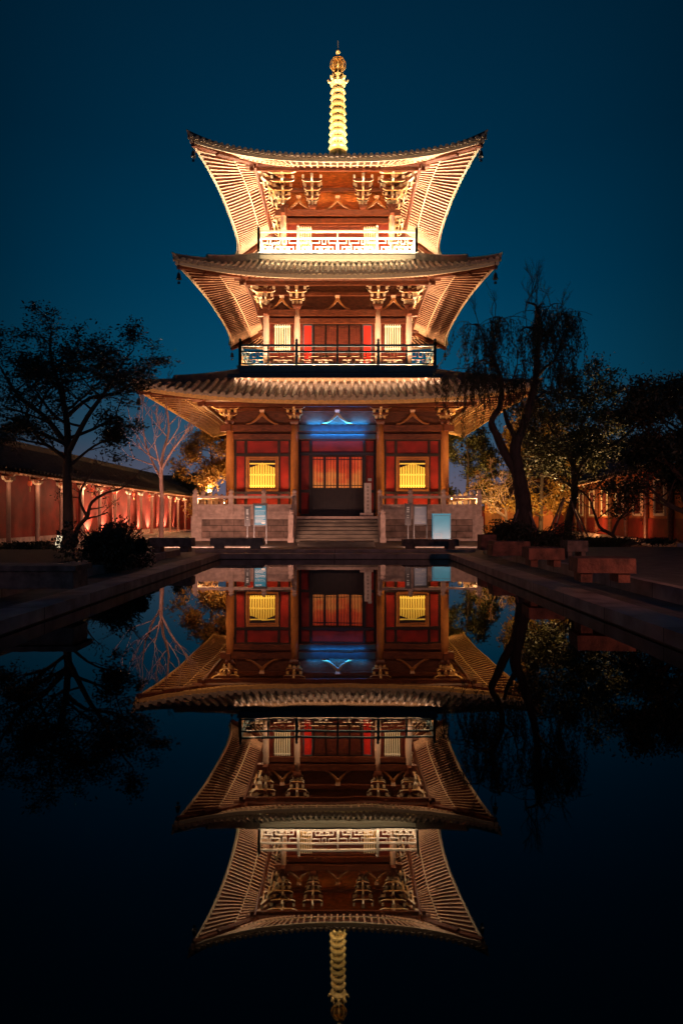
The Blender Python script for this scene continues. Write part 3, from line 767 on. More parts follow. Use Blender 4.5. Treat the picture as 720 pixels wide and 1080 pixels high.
# notice boards
def sign(px, w, pyt, pyb, D, label, face, lines, mt='metal', post=.05):
    e0 = P(px, pyb, D); x, y, zt = e0.x, e0.y, P(px, pyt, D).z; wd = w*D/F; zb = e0.z
    e = empty('notice_board', (x, y, G), label, 'notice board')
    m_ = MB(); frame_rect(m_, -wd/2, wd/2, zb-G, zt-G, .03, .05, .07); m_.box(-wd/2+.04, wd/2-.04, 0, .02, zb-G+.04, zt-G-.04)
    m_.box(-wd/2-.02, wd/2+.02, -.06, .05, zt-G, zt-G+.04); m_.build('board_frame', M['metal'], e)
    f_ = MB(); f_.box(-wd/2+.05, wd/2-.05, -.012, -.002, zb-G+.05, zt-G-.05); f_.build('board_face', face, e)
    ln = MB(); hh = zt-zb
    for (u0, u1, v, t) in lines: ln.box(-wd/2+wd*u0, -wd/2+wd*u1, -.018, -.0135, zb-G+hh*v, zb-G+hh*v+t)
    ln.build('printing', M['lines' if face is M['bluepanel'] else 'linesdim'], e)
    for s in ([-1, 1] if wd > .3 else [0]):
        q = MB(); q.box(s*(wd/2-.03)-post/2, s*(wd/2-.03)+post/2, -.02, .03, 0, zb-G); q.build('post', M['metal'], e)
txt = [(.12, .88, v/100, .012) for v in (18, 22, 26, 42, 46, 50)]+[(.15, .6, .86, .035), (.12, .88, .72, .008), (.12, .85, .66, .008), (.12, .8, .60, .008), (.12, .88, .36, .01), (.12, .7, .30, .01), (.6, .85, .12, .05)]
sign(274.5, 14.5, 532, 555, 27, 'bright blue notice board on two posts in front of the left terrace wall', M['bluepanel'], txt)
vt = [(.3, .7, .82, .05), (.3, .7, .72, .05), (.3, .7, .62, .05), (.35, .65, .45, .03), (.35, .65, .35, .03)]
sign(261, 6, 535, 555, 27, 'narrow dark upright sign left of the bright blue notice board', M['metal'], vt)
sign(443, 15, 533, 554, 27, 'wide dark grey notice board in front of the right terrace wall', M['greypanel'], txt)
sign(430, 6.5, 532, 554, 27, 'narrow dark upright sign left of the wide dark grey notice board', M['metal'], vt)
# blue box
p0 = P(465, 568, 26.2); e = empty('blue_cabinet', (p0.x, p0.y, G), 'plain bright blue rectangular cabinet behind the dark stone bench', 'cabinet')
q = MB(); q.box(-.36, .36, -.12, .12, .12, 1.22); q.box(-.375, .375, -.135, .135, 1.22, 1.25); q.build('cabinet_body', M['bluepanel'], e)
q = MB(); frame_rect(q, -.33, .33, .17, 1.17, -.121, .012, .008); q.build('door_seam', M['metal'], e)
q = MB(); frame_rect(q, -.27, .0, .22, .44, -.121, .012, .01); q.box(-.22, -.05, -.128, -.121, .27, .28); q.box(-.22, -.05, -.128, -.121, .33, .34); q.build('label_plate', M['greypanel'], e)
for s in (-1, 1): q = MB(); q.box(s*.3-.04, s*.3+.04, -.1, .1, 0, .12); q.build('leg', M['metal'], e)
# stele by the door
p = P(387.5, 543, 31.0)
e = empty('stone_stele', (p.x, -6.2, 1.24), 'slim pale stone marker standing on a base at the right of the doors', 'stele')
q = MB(); q.cbox((0, 0, .16), (.34, .16, 1.42), 0, .97); q.build('shaft', M['stele'] if 'stele' in M else mat('pale_marble', (.55, .47, .43), .6, var=.15, scale=6, bump=.15), e)
q = MB(); q.cbox((-.06, 0, 0), (.62, .4, .16)); q.build('base', M['stone'], e)
q = MB()
for i in range(7):
    zz = 1.42-i*.17; q.box(-.05, .05, -.0865, -.083, zz-.012, zz); q.box(-.008, .008, -.0865, -.083, zz-.09, zz+.03); q.box(-.045, .045, -.0865, -.083, zz-.06, zz-.045)
q.build('carving', M['dark'], e)
# small white notice beside the door
q = MB(); q.box(1.52, 1.70, yw+.52, yw+.545, 3.0, 3.14); tag(q.build('paper_notice', M['lines']), 'small white paper notice on the red panel right of the doors', 'notice')

# ------------------------------------------------------------------ trees
def branch_pts(p, d, L, n, wob, up=0.0):
    pts = [p.copy()]
    for i in range(n):
        d = (d+Vector((random.gauss(0, wob), random.gauss(0, wob), random.gauss(0, wob)+up))).normalized()
        p = p+d*(L/n); pts.append(p.copy())
    return pts, d
def leaf_quad(mb, c, size, rnd=1.0, flat=False):
    a = Vector((random.gauss(0, 1), random.gauss(0, 1), random.gauss(0, .4 if flat else 1))).normalized()
    b = a.cross(Vector((random.gauss(0, 1), random.gauss(0, 1), random.gauss(0, 1)))).normalized()
    s = size*random.uniform(.6, 1.3)
    mb.add([c-a*s, c+b*s*.38, c+a*s, c-b*s*.38], [(0, 1, 2, 3)])
def tree(name, label, cat, base, stems, depth, leafn, leafs, clump, bark, leafmat, group=None, droop=0, spreadf=.75, lenf=.62, nb=(2, 3), leafstart=2, minr=.008, seed=1, wob=.13, flat=False, up=.04):
    """stems: list of (points, r0, r1); branches grow from each stem's points"""
    random.seed(seed)
    e = empty(name, base, label, cat, group)
    tm = MB(); lm = MB(); tips = []
    base = Vector(base)
    def grow(p, d, L, r, lev):
        n = 4
        pts, d2 = branch_pts(p, d, L, n, wob, up)
        rs = [r*(1-.45*i/n) for i in range(n+1)]
        tm.tube([q-base for q in pts], rs, 6 if lev < 2 else 4, caps=False)
        if lev >= leafstart:
            for q in pts[1:]: tips.append(q)
        if lev >= depth: return
        for q in range(random.randint(*nb)):
            i = random.choice([2, 3, 4]) if q else 4
            nd = (d2+Vector((random.gauss(0, spreadf), random.gauss(0, spreadf), random.gauss(0, spreadf*.6)+.12))).normalized()
            grow(pts[i], nd, L*lenf*random.uniform(.8, 1.25), max(minr, rs[i]*.68), lev+1)
    for (pts, r0, r1, blen, bn, start) in stems:
        pts = [Vector(q) for q in pts]
        # resample smooth
        sm_ = []
        for i in range(len(pts)-1):
            p0 = pts[max(i-1, 0)]; p1 = pts[i]; p2 = pts[i+1]; p3 = pts[min(i+2, len(pts)-1)]
            for j in range(4):
                t = j/4
                sm_.append(.5*((2*p1)+(p2-p0)*t+(2*p0-5*p1+4*p2-p3)*t*t+(3*p1-p0-3*p2+p3)*t**3))
        sm_.append(pts[-1])
        n = len(sm_)-1; rs = [r0+(r1-r0)*i/n for i in range(n+1)]
        tm.tube([q-base for q in sm_], rs, 9, caps=False)
        for b in range(bn):
            f_ = start+(1-start)*(b+random.random()*.8)/bn; i = min(n, int(f_*n)); dd = (sm_[min(i+1, n)]-sm_[max(i-1, 0)]).normalized()
            a = random.uniform(0, 2*PI); sd = Vector((math.cos(a), math.sin(a), random.uniform(-.05, .5)))
            grow(sm_[i], (dd*.35+sd).normalized(), blen*random.uniform(.7, 1.2)*(1.15-.5*f_), rs[i]*.55, 1)
        grow(sm_[-1], (sm_[-1]-sm_[-2]).normalized(), blen*.6, r1, 1)
    tm.build('trunk', bark, e, True)
    if leafn and tips:
        per = leafn/len(tips)
        for q in tips:
            k = int(per)+(random.random() < per-int(per))
            for _ in range(k):
                c = q+Vector((random.gauss(0, clump), random.gauss(0, clump), random.gauss(0, clump*(.45 if flat else .7))))
                leaf_quad(lm, c-base, leafs, flat=flat)
        lm.build('crown', leafmat, e)
    return e, tips
def pl(D, *pp): return [P(x, y, D+(dd[0] if dd else 0)) for (x, y, *dd) in pp]
# left big dark tree
D = 20
b = P(72, 577, D); b.z = .1
tree('broadleaf_tree', 'tall dark leafy tree spreading over the left walkway in front of the red corridor', 'tree', b,
     [([b]+pl(D, (72, 540), (71, 500), (72, 470), (70, 440), (64, 412), (56, 385)), .17, .05, 1.75, 9, .42),
      (pl(D, (72, 478), (92, 440, -.5), (112, 412, -.8), (126, 388, -1)), .09, .03, 1.15, 6, .3),
      (pl(D, (71, 470), (48, 440, .5), (22, 420, .8), (5, 395, 1)), .10, .035, 1.3, 6, .3),
      (pl(D, (70, 440), (95, 420, 1), (125, 415, 1.5), (148, 395, 1.8)), .07, .02, 1.0, 5, .3),
      (pl(D, (71, 485), (50, 470, -.5), (28, 465, -1)), .06, .02, 1.0, 4, .3),
      (pl(D, (73, 492), (100, 470, .4), (122, 462, .8)), .05, .018, .8, 4, .4)],
     4, 21000, .060, .17, M['bark'], M['leafdark'], seed=11, flat=True, up=.02, spreadf=.6)
# bare pale tree, left
D = 30
b = P(170, 566, D); b.z = .1
tree('bare_tree', 'bare pale-branched tree lit pink between the corridor and the terrace', 'tree', b,
     [([b]+pl(D, (171, 530), (170, 500), (172, 478), (178, 455), (176, 430)), .12, .03, 1.3, 6, .45),
      (pl(D, (170, 505), (160, 485, .5), (153, 465, .8), (150, 440, 1)), .06, .02, 1.1, 5, .3),
      (pl(D, (171, 495), (180, 478, -.4), (192, 462, -.7), (199, 450, -1)), .055, .02, .6, 4, .3)],
     4, 0, 0, 0, M['palebark'], None, seed=5, spreadf=.42, wob=.09, up=.10, minr=.011)
# crooked small dark trees
D = 21
b = P(78, 575, D); b.z = .1
tree('crooked_tree', 'small crooked leafless tree reaching right from beside the dark leafy tree', 'tree', b,
     [([b]+pl(D, (82, 558), (92, 545), (97, 530), (112, 520), (128, 515), (140, 505)), .08, .02, .8, 6, .3), (pl(D, (92, 545), (84, 525), (92, 505), (100, 495)), .05, .015, .6, 5, .3)],
     3, 300, .05, .1, M['bark'], M['leafdark'], seed=8, wob=.2, up=.0)
D = 21.5
b = P(652, 577, D); b.z = .2
tree('crooked_tree', 'small crooked dark tree leaning left in front of the ochre building', 'tree', b,
     [([b]+pl(D, (646, 565), (632, 556), (626, 540), (620, 525), (608, 515)), .07, .02, .8, 5, .3), (pl(D, (645, 564), (652, 548), (664, 535), (668, 520)), .05, .015, .7, 5, .3)],
     3, 500, .05, .12, M['bark'], M['leafdark'], seed=18, wob=.2, up=.0)
# right middle tree
D = 23
b = P(596, 570, D); b.z = .15
tree('broadleaf_tree', 'leafy dark tree with warm-lit inner foliage right of the willow', 'tree', b,
     [([b]+pl(D, (600, 545), (606, 520), (604, 490), (606, 468), (612, 450), (620, 432)), .15, .04, 1.5, 9, .25),
      (pl(D, (604, 505), (622, 480, -.8), (645, 470, -1.2), (664, 455, -1.5), (680, 440, -1.6)), .08, .03, 1.1, 7, .25),
      (pl(D, (604, 480), (590, 462, .5), (585, 445, .8), (596, 430, 1)), .07, .025, 1.1, 6, .2),
      (pl(D, (604, 515), (585, 500, .7), (572, 485, 1)), .05, .02, 1.0, 5, .2)],
     4, 22000, .07, .17, M['bark'], M['leafgreen'], seed=21)
# far right tree
D = 17
b = P(735, 590, D); b.z = .2
tree('broadleaf_tree', 'nearly black leafy tree at the right-hand edge in front of the ochre building', 'tree', b,
     [([b]+pl(D, (735, 550), (732, 510), (730, 475), (724, 455)), .2, .06, 1.25, 9, .15),
      (pl(D, (732, 520), (705, 490, -.5), (692, 475, -.8), (682, 455, -1)), .08, .03, .9, 7, .2),
      (pl(D, (732, 545), (702, 530, .3), (682, 512, .6)), .07, .025, 1.0, 6, .2)],
     4, 24000, .06, .16, M['bark'], M['leafdark'], seed=31)
# lit trees behind the terrace
def bushy(name, label, px, pyb, D, pxw, pyt, leafmat, seed, n=9000, leaf=.11, bark='bark'):
    b = P(px, pyb, D); b.z = .1; h = P(px, pyt, D).z-.1; hw = pxw*D/F/2
    pts = [b, b+Vector((0, 0, h*.3)), b+Vector((.1, 0, h*.6)), b+Vector((0, 0, h*.8))]
    return tree(name, label, 'tree', b, [(pts, .14, .05, hw*.9, 11, .22)], 3, n, leaf, hw*.13, M[bark], leafmat, seed=seed, spreadf=.7)
bushy('leafy_tree', 'orange-lit leafy tree behind the left end of the terrace', 222, 556, 43, 62, 450, M['leafwarm'], 41, 12000)
bushy('leafy_tree', 'brownish green leafy tree behind the right end of the terrace', 492, 556, 44, 58, 446, M['leafgreen'], 42, 16000)
bushy('leafy_tree', 'yellow-lit leafy tree glowing behind the willow trunk', 570, 556, 36, 72, 432, M['leafwarm'], 43, 12000)
bushy('leafy_tree', 'dark low evergreen tree between the bare pale tree and the orange-lit tree', 196, 556, 52, 36, 500, M['leafdark'], 44, 5000)
D = 36
b = P(534, 560, D); b.z = .1
tree('bare_tree', 'low twiggy tree with golden-lit bare branches behind the willow, right of the terrace', 'tree', b,
     [([b]+pl(D, (533, 540), (530, 525), (522, 508)), .10, .03, 1.0, 8, .3), (pl(D, (533, 540), (540, 522), (548, 505)), .07, .025, .9, 7, .2), (pl(D, (533, 545), (516, 530), (506, 512)), .06, .02, .7, 6, .2)],
     4, 2500, .05, .12, M['palebark'], M['leafwarm'], seed=9, spreadf=.6, minr=.016)

# willow
def willow():
    random.seed(77)
    D = 20.5; b = P(550, 568, D); b.z = .2
    e = empty('willow_tree', b, 'tall leaning willow with thin hanging fronds on the right bank of the pool', 'tree')
    tm = MB(); lm = MB()
    def stem(pts, r0, r1):
        pts = [Vector(q) for q in pts]; sm_ = []
        for i in range(len(pts)-1):
            p0 = pts[max(i-1, 0)]; p1 = pts[i]; p2 = pts[i+1]; p3 = pts[min(i+2, len(pts)-1)]
            for j in range(5):
                t = j/5; sm_.append(.5*((2*p1)+(p2-p0)*t+(2*p0-5*p1+4*p2-p3)*t*t+(3*p1-p0-3*p2+p3)*t**3))
        sm_.append(pts[-1]); n = len(sm_)-1
        tm.tube([q-b for q in sm_], [(r0+(r1-r0)*i/n)*random.uniform(.92, 1.1) for i in range(n+1)], 9, caps=False)
        return sm_
    main = stem([b]+pl(D, (552, 545), (551, 525), (546, 500), (543, 478), (544, 462)), .30, .15)
    right = stem(pl(D, (544, 470), (552, 448), (560, 420), (565, 395), (566, 370), (570, 350), (566, 325)), .15, .06)
    right2 = stem(pl(D, (566, 325), (563, 321, .1), (555, 319, .2)), .055, .02)
    left = stem(pl(D, (548, 505), (534, 482), (524, 460), (518, 445), (527, 428), (529, 405), (524, 388), (518, 375)), .15, .05)
    midb = stem(pl(D, (544, 463), (535, 446, .4), (531, 432, .5)), .10, .05)
    ex = [stem(pl(D, (563, 402), (574, 388, -.5), (584, 380, -.9), (592, 360, -1.2)), .06, .02),
          stem(pl(D, (567, 360), (582, 345, .6), (592, 332, .9), (600, 335, 1.1)), .05, .015),
          stem(pl(D, (568, 350), (555, 345, -.6), (548, 350, -.9)), .045, .015),
          stem(pl(D, (528, 410), (540, 400, -.5), (545, 385, -.8)), .04, .015),
          stem(pl(D, (522, 382), (512, 362, .4), (505, 345, .7), (496, 342, .9)), .04, .012),
          stem(pl(D, (518, 375), (523, 350, .3), (528, 335, .5), (534, 340, .8)), .035, .012),
          stem(pl(D, (520, 385), (508, 380, -.4), (496, 388, -.7), (489, 395, -.8)), .035, .012),
          stem(pl(D, (557, 428), (572, 415, .8), (585, 412, 1.2)), .05, .015),
          stem(pl(D, (566, 340), (574, 330, .2), (580, 322, .3)), .03, .01)]
    src = []
    for st in ex+[left[-12:], right[-12:]]:
        src += st[len(st)//3:]
    # side twigs that arch and then hang
    for q in range(122):
        p = random.choice(src).copy(); a = random.uniform(0, 2*PI)
        d = Vector((math.cos(a), math.sin(a), .55)).normalized(); L = random.uniform(.3, 1.0); pts = [p]
        for i in range(4):
            d = (d+Vector((0, 0, -.28))).normalized(); p = p+d*L/4; pts.append(p.copy())
        tm.tube([v-b for v in pts], [.014, .012, .010, .008, .007], 4, caps=False)
        for h in range(random.randint(2, 5)):
            s = random.choice(pts[1:]).copy(); Ln = random.uniform(.45, 1.35)*(1.6 if random.random() < .25 else 1); n = int(Ln/.12)+2
            hp = [s]; dx, dy = random.gauss(0, .02), random.gauss(0, .02)
            for i in range(n): s = s+Vector((dx+random.gauss(0, .012), dy+random.gauss(0, .012), -Ln/n)); hp.append(s.copy())
            tm.tube([v-b for v in hp], .0045, 3, caps=False)
            for i, v in enumerate(hp[1:]):
                for _ in range(4):
                    c = v+Vector((random.gauss(0, .035), random.gauss(0, .035), random.uniform(-.06, .06)))-b
                    a = Vector((random.gauss(0, .35), random.gauss(0, .35), -1)).normalized(); bb_ = a.cross(Vector((random.gauss(0, 1), random.gauss(0, 1), 0))).normalized(); s_ = random.uniform(.035, .065)
                    lm.add([c-a*s_, c+bb_*s_*.28, c+a*s_, c-bb_*s_*.28], [(0, 1, 2, 3)])
    # bare upright twigs at the crown top
    def tw(p, d, L, r, lev):
        pts, d2 = branch_pts(p, d, L, 4, .10, .04); tm.tube([v-b for v in pts], [r, r*.9, r*.8, r*.7, r*.5], 4, caps=False)
        if lev < 3:
            for _ in range(3): tw(random.choice(pts[1:]), (d2+Vector((random.gauss(0, .5), random.gauss(0, .5), .2))).normalized(), L*.6, r*.65, lev+1)
    for px, py in ((555, 319), (560, 321), (566, 325), (571, 345), (580, 322), (523, 350), (563, 321), (592, 332), (505, 345), (555, 345), (545, 385)):
        tw(P(px, py, D), Vector((random.gauss(0, .25), random.gauss(0, .25), 1)).normalized(), random.uniform(.5, .95), .014, 0)
    tm.build('trunk', M['bark'], e, True); lm.build('crown', M['leafwil'], e)
willow()

# shrubs
def shrub(name, label, c, rx, ry, rz, n, leaf, mt, seed):
    random.seed(seed); e = empty(name, c, label, 'shrub'); lm = MB(); tm = MB()
    for i in range(22):
        a = random.uniform(0, 2*PI); u = random.random()**.5; tm.tube([(0, 0, 0), (rx*.4*u*math.cos(a), ry*.4*u*math.sin(a), rz*.5), (rx*.8*u*math.cos(a), ry*.8*u*math.sin(a), rz*random.uniform(.7, .95))], [.03, .02, .008], 5)
    lobes = [(Vector((random.uniform(-.72, .72)*rx, random.uniform(-.6, .6)*ry, random.uniform(.2, .72)*rz)), random.uniform(.16, .42)) for _ in range(22)]
    for i in range(n):
        c0, rr = random.choice(lobes); d = Vector((random.gauss(0, 1), random.gauss(0, 1), random.gauss(0, 1))).normalized()*(random.random()**.4)
        p = c0+Vector((d.x*rx*rr, d.y*ry*rr, d.z*rz*rr*1.1)); p.z = max(p.z, .03)
        leaf_quad(lm, p, leaf)
    tm.build('stems', M['bark'], e); lm.build('foliage', mt, e); return e
p = P(113, 608, 13.5); shrub('round_shrub', 'large dark rounded shrub on the left bank of the pool', (p.x+.08, p.y, .12), .92, .85, 1.02, 11000, .045, M['leafdark'], 3)
p = P(560, 578, 19.3); shrub('low_shrub', 'wide low dark shrub at the foot of the willow', (p.x, p.y, .25), 1.35, .7, .85, 9000, .05, M['leafdark'], 4)
p = P(30, 572, 19.5); shrub('low_shrub', 'low dark hedge plant under the leafy tree, left of the pool', (p.x, p.y, .15), 1.2, .6, .35, 3500, .05, M['leafdark'], 6)
p = P(655, 580, 20.5); shrub('low_shrub', 'long low dark planting before the ochre building on the right', (p.x, p.y, .25), 2.2, .7, .35, 5000, .05, M['leafdark'], 12)
# support stakes
def stakes(label, cx, cy, z, r, h, n, seed):
    e = empty('tree_support', (cx, cy, z), label, 'tree support')
    for i in range(n):
        a = 2*PI*i/n+seed; q = MB(); q.tube([(r*math.cos(a), r*math.sin(a), 0), (.16*math.cos(a), .16*math.sin(a), h)], .035, 6); q.build('pole', M['palebark'], e)
p = P(551, 560, 20.5); stakes('splayed wooden poles propping the willow trunk', p.x, p.y, .2, .85, 1.35, 4, .6)
p = P(598, 560, 23); stakes('splayed wooden poles propping the leafy tree right of the willow', p.x, p.y, .2, 1.0, 1.7, 4, .3)

# stone seats/blocks by the right bank
def block_bench(label, px0, px1, pyt, pyb, zg, D, Wd, mt, rz=0, legs=True, name='stone_bench'):
    a = P(px0, pyb, D); c = P(px1, pyb, D); h = (pyb-pyt)*D/F; L = c.x-a.x
    e = empty(name, ((a.x+c.x)/2, a.y+Wd/2, zg), label, 'bench', rz=rz)
    m_ = MB(); th = h*.6
    m_.cbox((0, 0, h-th), (L, Wd, th), 0, .98); m_.build('seat', mt, e)
    for sx in (-1, 1): q = MB(); q.cbox((sx*(L/2-L*.18), 0, 0), (L*.2, Wd*.75, h-th)); q.build('leg', mt, e)
D1 = (CAMZ-.30)*F/(618-HY); block_bench('long reddish stone bench on the right bank, nearest the camera', 612, 672, 592, 618, .30, 9.0, .55, M['redbench'], rz=-.12)
block_bench('reddish stone bench on the right bank, second nearest the camera', 560, 597, 580, 600, .30, 11.8, .75, M['redbench'], rz=-.1)
block_bench('short dark stone bench behind the second nearest one, right of the willow shrub', 598, 620, 571, 590, .30, 14.2, .5, M['benchstone'])
q = MB(); p = P(536, 584, 15.6)
for i in range(4): q.cbox((random.uniform(-.02, .02), 0, i*.085), (.95-.03*i+random.uniform(-.03, .03), .6, .082), 0, .98)
tag(q.build('stacked_stone_seat', M['redbench'], loc=(p.x, p.y, .30)), 'low seat of stacked reddish slabs at the foot of the willow', 'bench')
q = MB(); p = P(513, 582, 18.2); q.cbox((0, 0, 0), (.44, .5, .42), 0, .96); tag(q.build('stone_cube', M['redbench'], loc=(p.x, p.y, .30)), 'small squarish orange-lit stone seat at the far end of the right bank', 'bench')
# left bank seats
block_bench('long grey-brown stone bench on the left bank near the terrace, right of the round shrub', 156, 202, 571, 586, .26, 17.5, .5, M['benchstone'])
q = MB(); p = P(20, 640, 8.9); q.cbox((0, 0, 0), (2.3, .5, .24), 0, .99); q.box(-1.2, 1.2, -.29, .29, .24, .31)
tag(q.build('planter_wall', M['benchstone'], loc=(p.x-.3, p.y, .26), ), 'low dark stone planter wall on the left bank, nearest the camera', 'planter')
# tilted lit sign
p = P(60, 573, 20.3); e = empty('lit_sign', (p.x, p.y, .1), 'small tilted white lit sign in the grass beside the dark tree trunk', 'sign'); e.rotation_euler = (0, R(12), 0)
q = MB(); q.box(-.10, .10, -.03, .03, .12, .56); q.build('sign_case', M['metal'], e)
q = MB(); q.box(-.085, .085, -.038, -.031, .15, .54); q.build('sign_face', M['lampwhite'], e)
q = MB()
for i in range(5): q.box(-.03, .03, -.042, -.0385, .22+i*.06, .25+i*.06)
q.build('printing', M['metal'], e)
q = MB(); q.box(-.02, .02, -.02, .02, 0, .12); q.build('post', M['metal'], e)

# ------------------------------------------------------------------ left corridor
def corridor():
    XW, XP = -12.3, -11.3; y0, y1 = CAMY+14, CAMY+50
    e = empty('corridor', (XW, y0, .1), 'long low tiled corridor with red wall and slim pale posts along the left side', 'corridor')
    def bld(mb, n, mt, **k): mb.T = Matrix.Identity(4); return mb.build(n, mt, e, **k)
    org = Vector((XW, y0, .1))
    q = MB(); q.T = Matrix.Translation(-org); q.box(XW-.15, XW, y0, y1, .1, 2.9); q.box(XW-.15, XP+.1, y1, y1+.15, .1, 2.9); qo = bld(q, 'wall', M['redwall'])
    q = MB(); q.T = Matrix.Translation(-org); q.box(XW, XW+.06, y0, y1-.01, .1, .42); q.box(XW, XP+.35, y0, y1-.01, .1, .22); bld(q, 'plinth', M['stone'])
    nb = 17
    for i in range(nb+1):
        y = y0+(y1-y0)*i/nb
        q = MB(); q.tube([(0, 0, 0), (0, 0, 2.35)], .075, 10); q.cbox((0, 0, -.02), (.24, .24, .08)); q.build('post', M['posts'], e, loc=(XP-XW, y-y0, .12))
        q = MB(); arm(q, .8, 2.25, .14, .1, lambda u, w, t: (t, u, w)); arm(q, .5, 2.40, .12, .1, lambda u, w, t: (u, t, w)); q.cbox((0, 0, 2.2), (.16, .16, .07), 1, 1.3); q.build('bracket', [M['timber'], M['cream'], M['rafter']], e, loc=(XP-XW, y-y0, .12))
        if i % 2 == 0:
            q = MB(); q.box(-.05, .05, -.04, .04, .3, 2.7); q.build('pilaster', M['deepred'], e, loc=(.06, y-y0, 0))
    q = MB(); q.T = Matrix.Translation(-org); q.box(XP-.07, XP+.07, y0, y1, 2.70, 2.86); bld(q, 'beam', M['timber'])
    # roof
    q = MB(); q.T = Matrix.Translation(-org)
    xe, xr, ze, zr = XP+.7, XW-1.4, 2.78, 4.15
    def zz(x): t = (xe-x)/(xe-xr); return ze+(zr-ze)*(t*.75+.25*t*t)
    n = 6
    for i in range(n):
        xa = xe+(xr-xe)*i/n; xb = xe+(xr-xe)*(i+1)/n
        q.add([(xa, y0, zz(xa)), (xa, y1+.4, zz(xa)), (xb, y1+.4, zz(xb)), (xb, y0, zz(xb))], [(0, 1, 2, 3)])
        q.add([(xa, y0, zz(xa)-.1), (xa, y1+.4, zz(xa)-.1), (xb, y1+.4, zz(xb)-.1), (xb, y0, zz(xb)-.1)], [(3, 2, 1, 0)], 1)
    y = y0
    while y < y1+.4:
        q.tube([(xe+.03, y, zz(xe)+.03), (xe-1.2, y, zz(xe-1.2)+.03), (xr, y, zr+.03)], .06, 6, 0, True); y += .3
        q.beam((xe-.05, y+.1, zz(xe)-.13), (XW, y+.1, zz(XW)-.16), .07, .08, 1)
    q.box(xr-.12, xr+.12, y0, y1+.4, zr, zr+.28)
    q.add([(xr-.1, y0, zr), (xr-.1, y1+.4, zr), (xr-2.6, y1+.4, 2.9), (xr-2.6, y0, 2.9)], [(3, 2, 1, 0)])
    bld(q, 'roof', [M['darktile'], M['rafter']])
M['posts'] = mat('pink_grey_posts', (.42, .25, .20), .6, var=.15)
corridor()
# small lanterns hung along the corridor eave (the far lit stretch)
lan0 = None
random.seed(3)
for i in range(9):
    y = CAMY+24+i*3.0
    lab = 'small red hanging lantern under the corridor eave, number of bays %d' % i
    if lan0 is None:
        lan0 = empty('hanging_lantern', (-11.3, y, 2.45), None, 'lantern', 'red lanterns under the corridor eave')
        q = MB(); q.lathe([(.03, .09), (.06, .08), (.09, 0), (.06, -.08), (.03, -.09)], n=10); q.build('lantern_body', mat('red_silk', (.6, .05, .02), .5, emit=(1, .15, .04), es=.2), lan0, True)
        q = MB(); q.tube([(0, 0, .3), (0, 0, .12)], .008, 4); q.tube([(0, 0, -.12), (0, 0, -.3)], .02, 5); q.build('tassel', M['gold'], lan0)
        o = lan0
    else: o = copy_tree(lan0); o.location = (-11.3, y, 2.45)
    o['label'] = ('%s small round red lantern under the corridor eave, counted from the camera end' % ('first second third fourth fifth sixth seventh eighth ninth'.split()[i]))
# nearer, higher pavilion roof on the left
def hip_hall(name, label, c, hx, hy, zwall, over, rise, wallmat, roofmat='tile', wins=0, rz=0, ridge=.5, cat='building'):
    e = empty(name, (c[0], c[1], .1), label, cat, rz=rz)
    q = MB(); q.box(-hx, hx, -hy, hy, 0, zwall); q.build('wall', wallmat, e)
    q = MB(); ox, oy = hx+over, hy+over; rx = ox*ridge; zt = zwall+rise; n = 10
    def ring(t):
        s = 1-t; z = zwall-.1+rise*(t*.65+.35*t*t); X = rx+(ox-rx)*s if ox >= oy else ox*s; Y = oy*s if ox >= oy else oy*ridge+(oy-oy*ridge)*s
        return X, Y, z
    for i in range(n):
        a, b_ = ring(i/n), ring((i+1)/n)
        A = [(-a[0], -a[1]), (a[0], -a[1]), (a[0], a[1]), (-a[0], a[1])]; B = [(-b_[0], -b_[1]), (b_[0], -b_[1]), (b_[0], b_[1]), (-b_[0], b_[1])]
        for k in range(4):
            j = (k+1) % 4; q.add([(*A[k], a[2]), (*A[j], a[2]), (*B[j], b_[2]), (*B[k], b_[2])], [(0, 1, 2, 3)])
    # tile rolls along the long faces
    u = -ox+.15
    while u < ox:
        for sg in (-1, 1):
            pts = []
            for i in range(n+1):
                a = ring(i/n)
                if abs(u) <= a[0]: pts.append((u, sg*a[1], a[2]+.03))
            if len(pts) > 1: q.tube(pts, .06, 5)
        u += .32
    u = -oy+.15
    while u < oy:
        for sg in (-1, 1):
            pts = []
            for i in range(n+1):
                a = ring(i/n)
                if abs(u) <= a[1]: pts.append((sg*a[0], u, a[2]+.03))
            if len(pts) > 1: q.tube(pts, .06, 5)
        u += .32
    q.box(-ox, ox, -oy, oy, zwall-.22, zwall-.10, 1)
    ro = q.build('roof', [M[roofmat], M['rafter']], e)
    q = MB()
    if ox >= oy: q.box(-rx-.2, rx+.2, -.14, .14, zt-.15, zt+.28); [q.cbox((s*(rx+.1), 0, zt+.25), (.3, .24, .35), 0, .5) for s in (-1, 1)]
    else: q.box(-.14, .14, -oy*ridge-.2, oy*ridge+.2, zt-.15, zt+.28); [q.cbox((0, s*(oy*ridge+.1), zt+.25), (.24, .3, .35), 0, .5) for s in (-1, 1)]
    q.build('ridge', M['tile'], ro)
    return e
# long dark hall far behind on the left
hip_hall('distant_hall', 'wide dark hall roof far behind the corridor, left of the pagoda', (-22.5, CAMY+62), 8.5, 4, 2.6, 1.3, 2.2, M['deepred'], ridge=.9)
hip_hall('side_pavilion', 'dark pavilion with low tiled roof rising behind the corridor at far left', (-17.2, CAMY+28), 3.6, 5.5, 3.4, 1.2, 2.0, M['redwall'])
